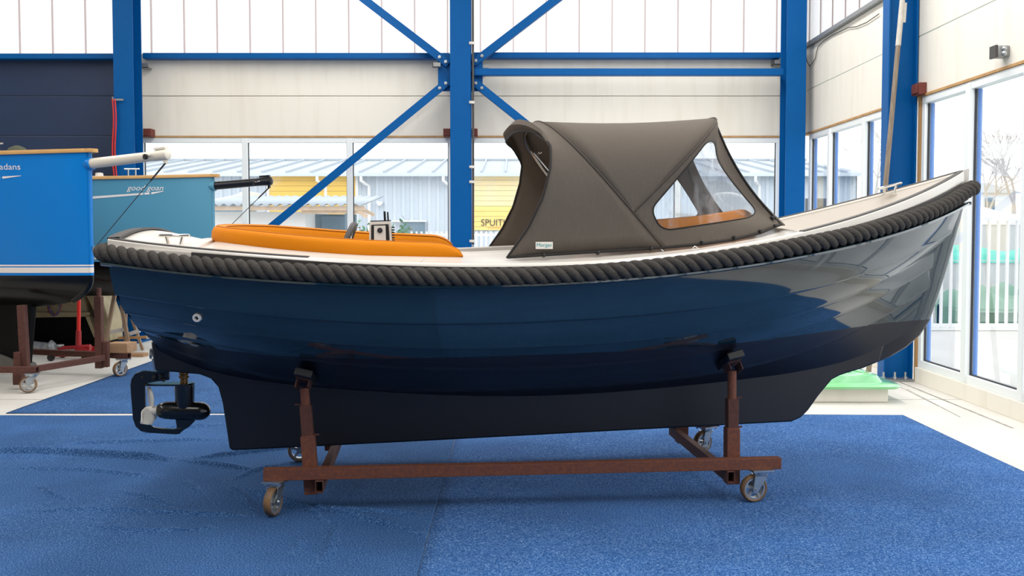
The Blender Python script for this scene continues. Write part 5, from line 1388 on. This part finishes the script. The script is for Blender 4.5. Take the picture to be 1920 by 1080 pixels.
# wooden trestle with two white planks behind the stern
M['oldwood'] = mat('grey_wood', srgb(176, 150, 124), 0.75, var=0.6, vscale=8, vcol=srgb(130, 104, 80), stretch=(3, 3, 0.4))
M['plank_white'] = mat('white_painted_plank', srgb(222, 218, 210), 0.6)
ty = 12.7
tb = on_z(225, 652)
ts = empty('wooden_trestle', (at(230, 640, ty)[0], ty, 0), 0, 'wooden folding trestle standing behind the stern', 'trestle')
for (a_, b_, m_, w_) in (((200, 641), (216, 548), 'oldwood', .045), ((249, 646), (228, 572), 'oldwood', .045), ((229, 636), (236, 585), 'oldwood', .035), ((262, 640), (245, 590), 'oldwood', .035)):
    p = at(*a_, ty); q = at(*b_, ty)
    mk('leg', bar((p[0], ty - 0.1 + 0.2 * (w_ < .04), 0.0), tuple(q), w_, w_, up=(0, 1, 0)), M[m_], ts, bevel=0.003)
for (a_, b_, m_, w_, dy) in (((203, 624), (232, 618), 'plank_white', .05, 0.0), ((243, 626), (262, 620), 'plank_white', .05, 0.0), ((222, 634), (275, 632), 'wood', .035, -0.05)):
    p = at(*a_, ty + dy); q = at(*b_, ty + dy); mk('rail', bar(tuple(p), tuple(q), 0.03, w_), M[m_], ts, bevel=0.003)
p = at(262, 618, ty + 0.15); q = at(264, 655, ty - 0.3)
tag(mk('white_plank', bar((p[0] + 0.04, ty + 0.42, p[2]), (q[0] + 0.03, ty + 0.26, 0.01), 0.06, 0.03, up=(0, 1, 0)), M['plank_white'], bevel=0.003), 'short white plank propped upright against the wooden trestle', 'plank')
bb2 = on_z(235, 660)
tag(mk('timber_plank', bar((at(205, 640, 12.2)[0], 12.2, 0.022), (at(276, 640, 12.2)[0], 12.15, 0.022), 0.14, 0.04), M['timber'], bevel=0.003), 'flat timber plank lying on the floor by the trestle', 'plank')

# ================================================================== GREEN CANOPY ON ITS BASE BOX
M['green'] = mat('pale_green_acrylic', srgb(120, 205, 130), 0.12, coat=0.5, var=0.5, vscale=2.5, vcol=srgb(176, 226, 190))
gx0 = on_z(1500, 757)[0]; gx1 = on_z(1660, 752)[0]; gyf = 8.85
gb = empty('green_hatch', ((gx0 + gx1) / 2, gyf + 0.5, 0), 0, 'pale green glossy hatch cover on a low beige box', 'hatch')
mk('base_box', box(gx0 - 0.3, gx1, gyf, gyf + 1.05, 0.0, 0.13), M['beige'] if False else M['panel_cream'], gb, bevel=0.01)
prof = [(0.10, 0.13, 0.0), (0.12, 0.155, 0.0), (0.10, 0.17, 0.0), (-0.02, 0.18, 0.0), (-0.06, 0.24, 0), (-0.14, 0.26, 0)]
rws = []
for off, z, _ in prof:
    x0_, x1_, y0_, y1_ = gx0 - 0.3 - off, gx1 + off, gyf - off * 0.6, gyf + 1.05 + off * 0.6
    poly = arc_round([(x0_, y0_), (x1_, y0_), (x1_, y1_), (x0_, y1_)], 0.12, 5); rws.append([(a_, b_, z) for a_, b_ in poly])
V, f = grid(rws, True); nn = len(rws[0]); f.append(tuple((len(rws) - 1) * nn + k for k in range(nn)))
mk('cover', (V, f), M['green'], gb, smooth=40)
mk('cover_rib', bar((gx1 - 0.2, gyf + 0.12, 0.265), (gx1 - 0.35, gyf + 0.95, 0.265), 0.05, 0.02), M['green'], gb, bevel=0.008)
mk('cover_rib', bar((gx0 - 0.1, gyf + 0.14, 0.265), (gx1 - 0.3, gyf + 0.14, 0.265), 0.05, 0.02), M['green'], gb, bevel=0.008)

# ================================================================== OUTSIDE
M['paving'] = mat('pale_paving', srgb(215, 213, 210), 0.9, var=0.4, vscale=0.8, vcol=srgb(180, 178, 176))
M['water'] = mat('harbour_water', srgb(58, 78, 84), 0.08, bump=0.4, bscale=2.0)
M['sheet'] = mat('pale_corrugated_sheet', srgb(205, 214, 224), 0.5)
M['roofsheet'] = mat('grey_corrugated_roof', srgb(168, 176, 184), 0.6)
M['yellow'] = mat('yellow_door_slat', srgb(248, 202, 90), 0.5)
M['paleyellow'] = mat('palest_yellow_door_slat', srgb(250, 226, 170), 0.5)  # palest of the door yellows, for the upper slats
M['lettergrey'] = mat('grey_lettering', srgb(58, 56, 52), 0.6)
M['letterorange'] = mat('orange_lettering', srgb(225, 150, 50), 0.6)
M['whitewall'] = mat('white_render', srgb(232, 232, 230), 0.8)
M['fascia'] = mat('weathered_fascia_board', srgb(222, 196, 170), 0.7, var=0.5, vscale=6)
M['bluegrey'] = mat('blue_grey_window', srgb(110, 134, 150), 0.25)
M['leaf'] = mat('green_leaf', srgb(70, 130, 90), 0.6)
M['railwhite'] = mat('white_railing', srgb(240, 240, 240), 0.5)
M['tarp'] = mat('turquoise_tarpaulin', srgb(60, 185, 165), 0.5, bump=0.6, bscale=6, var=0.4, vscale=4, vcol=srgb(140, 220, 205))
M['boatgreen'] = mat('green_boat_cover', srgb(110, 150, 128), 0.6)
M['fibre'] = mat('white_fibreglass', srgb(240, 240, 238), 0.3)
yd = mk('floor_yard', box(-45, 6.2, YB + 0.3, 46, -0.14, -0.02), M['paving'], kind='structure')
qy = mk('floor_quay', box(XR + 0.24, 60, YF - 4, 16.3, -0.14, -0.02), M['paving'], kind='structure')
wt = mk('harbour_water', box(6.2, 90, 16.3, 49.9, -0.9, -0.7), M['water'], kind='stuff'); wt['label'] = 'dark harbour water beyond the quay'; wt['category'] = 'water'
# --- long shed across the yard
BY = 30.0
ex = lambda px: at(px, 400, BY)[0]; ez = lambda py: at(960, py, BY)[2]
sh = empty('industrial_shed', (0, BY, 0), 0, 'long pale corrugated shed across the yard with yellow doors', 'building')
x0, x1 = -26.0, ex(1606); zE = ez(327)
cp = []; x = x0; k = 0
while x < x1:
    o_ = (0, 0, 0.05, 0.05)[k % 4]; cp.append((x, BY - o_)); x += (0.13, 0.03, 0.08, 0.03)[k % 4]; k += 1
cp.append((x1, BY))
mk('corrugated_wall', grid([[(a_, b_, -0.02) for a_, b_ in cp], [(a_, b_, zE) for a_, b_ in cp]]), M['sheet'], sh)
mk('gable_wall', box(x1 - 0.1, x1, BY, BY + 12, -0.02, zE), M['sheet'], sh)
zR = at(960, 303, BY + 6)[2]
mk('roof', join(([(x0, BY - 0.35, zE - 0.02), (x1 + 0.2, BY - 0.35, zE - 0.02), (x1 + 0.2, BY + 6, zR), (x0, BY + 6, zR), (x0, BY + 12.3, zE), (x1 + 0.2, BY + 12.3, zE)], [(0, 1, 2, 3), (3, 2, 5, 4)])), M['roofsheet'], sh, solid=0.08)
mk('gable_top', ([(x1, BY, zE), (x1, BY + 12, zE), (x1, BY + 6, zR - 0.05)], [(0, 1, 2)]), M['sheet'], sh)
fs = None; xs = x0 + 0.3
while xs < x1:
    v = bar((xs, BY - 0.36, zE + 0.05), (xs, BY + 6, zR + 0.07), 0.05, 0.08)
    if fs is None: fs = mk('roof_seam', v, M['roofsheet'], sh); fx = xs
    else: share(fs, 'roof_seam', sh, (xs - fx, 0, 0))
    xs += 0.75
mk('gutter', box(x0, x1 + 0.2, BY - 0.45, BY - 0.33, zE - 0.08, zE + 0.02), M['sheet'], sh)
mk('ridge_cap', box(x0, x1 + 0.2, BY + 5.8, BY + 6.2, zR + 0.02, zR + 0.1), M['roofsheet'], sh)
for px in (681, 833, 1410, 600):
    xx = ex(px)
    mk('downpipe', tube([(xx, BY - 0.4, zE), (xx, BY - 0.4, ez(340)), (xx + 0.12, BY - 0.2, ez(346)), (xx + 0.2, BY - 0.1, ez(349)), (xx + 0.2, BY - 0.1, 0)], 0.05, 8), M['railwhite'], sh, smooth=50)
def roller(pxa, pxb, pya, pyb, split, nm, ym=None):
    a_, b_ = ex(pxa), ex(pxb); zt_, zb_ = ez(pya), max(ez(pyb), 0.0)
    d_ = mk(nm, join(box(a_ - 0.08, a_, BY - 0.14, BY - 0.05, zb_, zt_ + 0.08), box(b_, b_ + 0.08, BY - 0.14, BY - 0.05, zb_, zt_ + 0.08), box(a_, b_, BY - 0.14, BY - 0.05, zt_, zt_ + 0.08)), M['railwhite'], sh)
    z = zt_; 
    while z > zb_ + 0.02:
        z2 = max(z - 0.16, zb_); mm = (ym or M['yellow']) if (split is None or z < ez(split)) else M['paleyellow']
        mk('slat', box(a_, b_, BY - 0.10, BY - 0.06, z2 + 0.008, z), mm, d_); z = z2
    return d_
d1 = roller(507, 668, 330, 470, None, 'roller_door')
M['paleslat'] = mat('pale_yellow_door_slat', srgb(250, 218, 130), 0.5)
d2 = roller(884, 1010, 329, 432, 379, 'roller_door', M['paleslat'])
tv, tf = text_vf('SPUITLOODS', 1.0); tv = np.array(tv)
xa, xb = at(901.5, 423, BY - 0.13)[0], at(951, 423, BY - 0.13)[0]
t6, _ = text_vf('SPUITL', 1.0); w6 = max(p[0] for p in t6); k = (xb - xa) / w6; zb_ = at(920, 423.5, BY - 0.13)[2]
mk('door_lettering', ([(xa + x * k, BY - 0.115, zb_ + y * k * 1.1) for x, y, _ in tv], tf), M['lettergrey'], sh)
tv, tf = text_vf('niet betreden aub', 1.0); tv = np.array(tv); xa2 = at(914, 428, BY)[0]; k2 = (at(947, 428, BY)[0] - xa2) / tv[:, 0].max()
mk('door_lettering', ([(xa2 + x * k2, BY - 0.115, at(920, 428.5, BY)[2] + y * k2) for x, y, _ in tv], tf), M['letterorange'], sh)
# shed window strip and outside lamp
a_, b_ = ex(757), ex(797)
wd = mk('shed_window', box(a_, b_, BY - 0.12, BY - 0.05, ez(440), ez(416)), M['bluegrey'], sh)
mk('window_lintel', box(ex(735), ex(800), BY - 0.2, BY - 0.05, ez(416), ez(413)), M['railwhite'], wd)
mk('wall_lamp', join(box(ex(708), ex(718), BY - 0.2, BY - 0.05, ez(383), ez(378)), box(ex(710), ex(716), BY - 0.22, BY - 0.08, ez(386), ez(383))), M['railwhite'], sh, bevel=0.01)
# --- low lean-to in front of it
LY = 23.0
lx = lambda px: at(px, 400, LY)[0]; lz = lambda py: at(600, py, LY)[2]
ln_ = empty('lean_to_shed', (lx(560), LY, 0), 0, 'low white lean-to with corrugated roof and wooden fascia across the yard', 'building')
mk('wall', box(lx(380), lx(572), LY, LY + 3, -0.02, lz(397)), M['whitewall'], ln_)
mk('side_wall', box(lx(572), lx(652), LY + 1.2, LY + 1.4, -0.02, lz(400)), M['bluegrey'], ln_)
mk('fascia', box(lx(380), lx(688), LY - 0.35, LY - 0.28, lz(395), lz(387)), M['fascia'], ln_)
mk('lower_board', box(lx(570), lx(680), LY - 0.27, LY - 0.22, lz(401), lz(395)), M['fascia'], ln_)
px_ = lx(380); cp = []
while px_ < lx(690): cp.append((px_, 0.03 * math.sin(px_ * 2 * math.pi / 0.22))); px_ += 0.03
mk('corrugated_roof', grid([[(a_, LY - 0.42, lz(385) + b_) for a_, b_ in cp], [(a_, LY + 3.2, lz(379) + 0.25 + b_) for a_, b_ in cp]]), M['roofsheet'], ln_, solid=0.015, smooth=60)
p0, p1 = at(662, 386, LY), at(692, 407, LY)
mk('gable_board', bar((p0[0], LY - 0.3, p0[2]), (p1[0], LY - 0.3, p1[2]), 0.06, 0.1), M['fascia'], ln_)
mk('gable_board', bar((p0[0], LY + 0.2, p0[2] + 0.02), (p1[0] + .1, LY + 0.2, p1[2] + 0.05), 0.06, 0.08), M['fascia'], ln_)
mk('post', box(lx(650), lx(654), LY - 0.25, LY - 0.15, -0.02, lz(395)), M['bluegrey'], ln_)
mk('window', box(lx(585), lx(645), LY + 1.14, LY + 1.2, lz(432), lz(404)), M['bluegrey'], ln_)
# white covered boat on land beside the lean-to
wv = empty('covered_boat', (at(410, 400, 27)[0], 27.5, 0), 0, 'white boat under a pitched cover behind the lean-to', 'boat')
q = [(at(px, py, 27)[0], at(px, py, 27)[2]) for px, py in ((398, 382), (398, 374), (440, 366), (456, 358), (462, 358), (456, 382))]
mk('cover', prism(q, lambda a_, z: (a_, 27, z), lambda a_, z: (a_, 28.5, z)), M['fibre'], wv, bevel=0.03)
mk('hull', prism([(at(398, 382, 27)[0], at(398, 382, 27)[2]), (at(458, 382, 27)[0], at(458, 382, 27)[2]), (at(440, 382, 27)[0], 0.0), (at(405, 382, 27)[0], 0.0)], lambda a_, z: (a_, 27.1, z), lambda a_, z: (a_, 28.4, z)), M['bluegrey'], wv, bevel=0.03)
# shrubs by the shed
def shrub(px, py, Y, r_, n, lab):
    c = at(px, py, Y); V = []; f = []
    for i in range(n):
        d = rng.normal(size=3); d /= np.linalg.norm(d); q = np.array([c[0], Y, c[2]]) + d * r_ * rng.random() ** 0.4 * np.array([1, 0.7, 1.0])
        a_ = rng.normal(size=3); a_ /= np.linalg.norm(a_); b_ = np.cross(a_, d); b_ /= np.linalg.norm(b_) + 1e-6; s_ = 0.07 + 0.05 * rng.random()
        k = len(V); V += [tuple(q - a_ * s_), tuple(q + b_ * s_ * 0.45), tuple(q + a_ * s_), tuple(q - b_ * s_ * 0.45)]; f.append((k, k + 1, k + 2, k + 3))
    rt = empty('shrub', (c[0], Y, 0), 0, lab, 'shrub', 'shrubs in the yard')
    mk('foliage', (V, f), M['leaf'], rt, kind='stuff', recalc=False)
    mk('stem', join(*[tube([(c[0] + 0.05 * k, Y, -0.02), (c[0] + 0.15 * k, Y + 0.02, c[2] * 0.6), (c[0] + 0.3 * k, Y, c[2] + r_ * 0.4)], 0.012, 5) for k in (-1, 0, 1)]), M['oldwood'], rt)
shrub(675, 436, 27.5, 0.45, 60, 'sparse shrub behind the steering wheel across the yard')
shrub(752, 436, 27.5, 0.45, 80, 'sparse shrub beside the shed window across the yard')
# white picket fence below the lettering
fe = empty('yard_fence', (at(920, 440, 26)[0], 26, 0), 0, 'low white picket fence in the yard below the yellow door lettering', 'fence')
xa, xb = at(770, 440, 26)[0], at(1500, 440, 26)[0]; zt_ = at(900, 434, 26)[2]
mk('rail', box(xa, xb, 26, 26.04, zt_ - 0.12, zt_ - 0.06), M['railwhite'], fe); mk('rail', box(xa, xb, 26, 26.04, 0.2, 0.26), M['railwhite'], fe)
pk = None; xx = xa
while xx < xb:
    if pk is None: pk = mk('picket', box(xx, xx + 0.05, 25.97, 26.0, -0.02, zt_), M['railwhite'], fe); fx = xx
    else: share(pk, 'picket', fe, (xx - fx, 0, 0))
    xx += 0.135
# grey advertising banner outside the corner window
bn = empty('grey_banner', (at(1530, 400, 18)[0], 18, 0), 0, 'dark grey fabric banner with a white ring outside the corner window', 'banner')
a0_, a1_ = at(1510.5, 385, 18), at(1565, 372, 18)
M['bannergrey'] = mat('grey_banner_fabric', srgb(110, 116, 124), 0.8)
rws = []
for k in range(41):
    u = k / 40; xx = a0_[0] + (a1_[0] - a0_[0]) * u; rws.append([(xx, 18 + 0.012 * math.sin(u * 60), 0.6), (xx, 18 + 0.01 * math.sin(u * 60), a1_[2])])
mk('cloth', grid(rws), M['bannergrey'], bn, smooth=60, solid=0.01)
mk('frame', join(box(a0_[0], a0_[0] + .03, 18.02, 18.05, -0.02, a1_[2]), box(a1_[0] - .03, a1_[0], 18.02, 18.05, -0.02, a1_[2])), M['galv'], bn)
rc_ = at(1522, 393, 17.97)
mk('printed_ring', tube([(rc_[0] + 0.042 * math.cos(q), 17.975, rc_[2] - 0.01 + 0.055 * math.sin(q)) for q in np.linspace(0, 2 * math.pi, 24, endpoint=False)], 0.008, 6, closed=True), M['railwhite'], bn, smooth=60)
# --- quay railing
ra = empty('quay_railing', (8, 15.6, 0), 0, 'white barred railing along the quay outside the tall windows', 'railing')
zt_ = at(1850, 414, 15.6)[2]; zb_ = at(1850, 608, 15.6)[2]
xa, xb = 5.6, 16.0
mk('top_rail', box(xa, xb, 15.57, 15.63, zt_, zt_ + 0.05), M['railwhite'], ra); mk('bottom_rail', box(xa, xb, 15.57, 15.63, zb_ - 0.04, zb_ + 0.01), M['railwhite'], ra)
mk('kerb', box(xa, xb, 15.45, 15.75, -0.02, zb_ - 0.06), M['whitewall'], ra, bevel=0.02)
bar_ = None; xx = xa
while xx < xb:
    if bar_ is None: bar_ = mk('bar', box(xx, xx + 0.038, 15.58, 15.62, zb_ - 0.05, zt_), M['railwhite'], ra); fx = xx
    else: share(bar_, 'bar', ra, (xx - fx, 0, 0))
    xx += 0.152
# --- moored boats
def moored(px0, px1, Y, z0, z1, ztarp, hm, tm, lab, nm='moored_boat'):
    a_, b_ = at(px0, 500, Y)[0], at(px1, 500, Y)[0]
    r = empty(nm, ((a_ + b_) / 2, Y, -0.7), 0, lab, 'boat')
    rws = []
    for k in range(25):
        u = k / 24; x = a_ + (b_ - a_) * u; hb_ = 0.9 * (1 - (2 * u - 1) ** 4) + 0.05
        rws.append([(x, Y + 0.9 - hb_ * 0.5, -0.7), (x, Y + 0.9 - hb_ * 0.9, (z0 + z1) / 2), (x, Y + 0.9 - hb_, z1), (x, Y + 0.9 + hb_, z1), (x, Y + 0.9 + hb_ * 0.9, (z0 + z1) / 2), (x, Y + 0.9 + hb_ * 0.5, -0.7)])
    mk('hull', grid(rws), hm, r, smooth=50)
    rws = []
    for k in range(25):
        u = k / 24; x = a_ + (b_ - a_) * u; hb_ = 0.92 * (1 - (2 * u - 1) ** 4) + 0.05; h = (ztarp - z1) * (0.75 + 0.25 * math.sin(u * 21)) * min(1, 6 * min(u, 1 - u) + 0.1)
        rws.append([(x, Y + 0.9 - hb_, z1 - 0.06), (x, Y + 0.9 - hb_ * 0.9, z1 + h * 0.35), (x, Y + 0.9 - hb_ * 0.4, z1 + h * 0.85), (x, Y + 0.9, z1 + h), (x, Y + 0.9 + hb_ * 0.5, z1 + h * 0.7), (x, Y + 0.9 + hb_, z1 - 0.06)])
    mk('cover', grid(rws), tm, r, smooth=60)
    return r
zy = lambda py, Y: at(1800, py, Y)[2]
moored(1660, 2150, 22.0, 0.3, zy(488, 22), zy(458, 22), M['fibre'], M['tarp'], 'white moored boat under a turquoise tarpaulin beyond the railing')
moored(1800, 1990, 18.2, -0.4, zy(580, 18.2), zy(532, 18.2), M['boatgreen'], M['boatgreen'], 'small moored boat under a grey-green cover beyond the railing')
moored(1640, 2200, 31.0, 0.6, zy(418, 31), zy(385, 31), M['fibre'], M['fibre'], 'long white yacht moored farther out beyond the railing')
# far house and quay
hx0, hx1 = at(1836, 350, 62)[0], at(1905, 350, 62)[0]; hz0, hz1 = at(1850, 362, 62)[2], at(1850, 340, 62)[2]
fh = empty('far_house', ((hx0 + hx1) / 2, 62, 0.6), 0, 'far house with grey hipped roof beyond the harbour', 'building')
mk('wall', box(hx0, hx1, 62, 66, 0.6, hz0), M['whitewall'], fh)
mk('roof', ([(hx0 - .3, 61.7, hz0), (hx1 + .3, 61.7, hz0), (hx1 + .3, 66.3, hz0), (hx0 - .3, 66.3, hz0), (hx0 + .6, 64, hz1), (hx1 - .8, 64, hz1)], [(0, 1, 5, 4), (1, 2, 5), (2, 3, 4, 5), (3, 0, 4)]), M['roofsheet'], fh)
mk('window', box(hx0 + 0.4, hx0 + 1.0, 61.95, 62.0, hz0 - 1.2, hz0 - 0.3), M['bluegrey'], fh)
bank = mk('floor_far_bank', box(6.2, 90, 50, 90, -0.8, 0.6), M['paving'], kind='structure')
def tree(px, Y, hgt, lab, seed):
    rr = random.Random(seed); c = at(px, 435, Y); segs = []
    def grow(p, d, ln_, r_, lev):
        q = p + d * ln_; segs.append(tube([tuple(p), tuple((p + q) / 2 + Vector((rr.uniform(-1, 1), rr.uniform(-1, 1), 0)) * ln_ * 0.05), tuple(q)], [r_, r_ * 0.85, r_ * 0.7], 4, caps=False))
        if lev == 0: return
        for _ in range(3):
            nd_ = (d + Vector((rr.uniform(-1, 1), rr.uniform(-1, 1), rr.uniform(-0.2, 0.6))) * 0.75).normalized(); grow(q, nd_, ln_ * rr.uniform(0.6, 0.8), r_ * 0.6, lev - 1)
    t_ = empty('bare_tree', (c[0], Y, 0.6), 0, lab, 'tree', 'bare winter trees')
    p = Vector((c[0], Y, 0.6)); top = p + Vector((0, 0, hgt * 0.3))
    mk('trunk', cyl(tuple(p), tuple(top), 0.16, 8, 0.12), M['bark'], t_, smooth=60)
    for _ in range(3): grow(top, (Vector((rr.uniform(-.6, .6), rr.uniform(-.6, .6), 1))).normalized(), hgt * 0.2, 0.08, 4)
    o = mk('crown', join(*segs), M['bark'], t_, smooth=60, recalc=False)
M['bark'] = mat('grey_bark', srgb(190, 184, 180), 0.9)
tree(1900, 56, 8.5, 'bare tree beyond the harbour at the right edge', 3); tree(1642, 66, 9.5, 'bare tree seen beside the right wall column', 5); tree(1850, 60, 7.0, 'bare tree beyond the harbour above the far house', 11)
# --- what carries the teal boat: its own fin keel aft and a prop under the bow
yB = math.radians(-8); zB = at(200, 548, 11.7)[2]
mk('keel', prism([(-2.7, zB + 0.2), (-2.85, 0.12), (-3.0, 0.0), (-3.7, 0.0), (-3.8, zB + 0.2)], lambda s, z: (s, 0.05, z), lambda s, z: (s, -0.05, z)), M['black_bottom'], bB, local=True, bevel=0.02)
sx = bB.location[0] - 0.5 * math.cos(yB); sy2 = bB.location[1] - 0.5 * math.sin(yB)
st_ = empty('boat_stand', (sx, sy2, 0), yB, 'rusty tripod stand propping up the bow of the teal boat', 'stand')
mk('post', cyl((sx, sy2, 0.08), (sx, sy2, zB - 0.10), 0.03, 12), M['rust2'], st_, smooth=50)
for k in range(3):
    a_ = 0.5 + k * 2 * math.pi / 3
    mk('leg', bar((sx, sy2, 0.32), (sx + 0.24 * math.cos(a_), sy2 + 0.24 * math.sin(a_), 0.02), 0.04, 0.04), M['rust2'], st_, bevel=0.003)
mk('head_pad', box(sx - 0.10, sx + 0.10, sy2 - 0.07, sy2 + 0.07, zB - 0.11, zB - 0.055), M['pad'], st_, bevel=0.008)
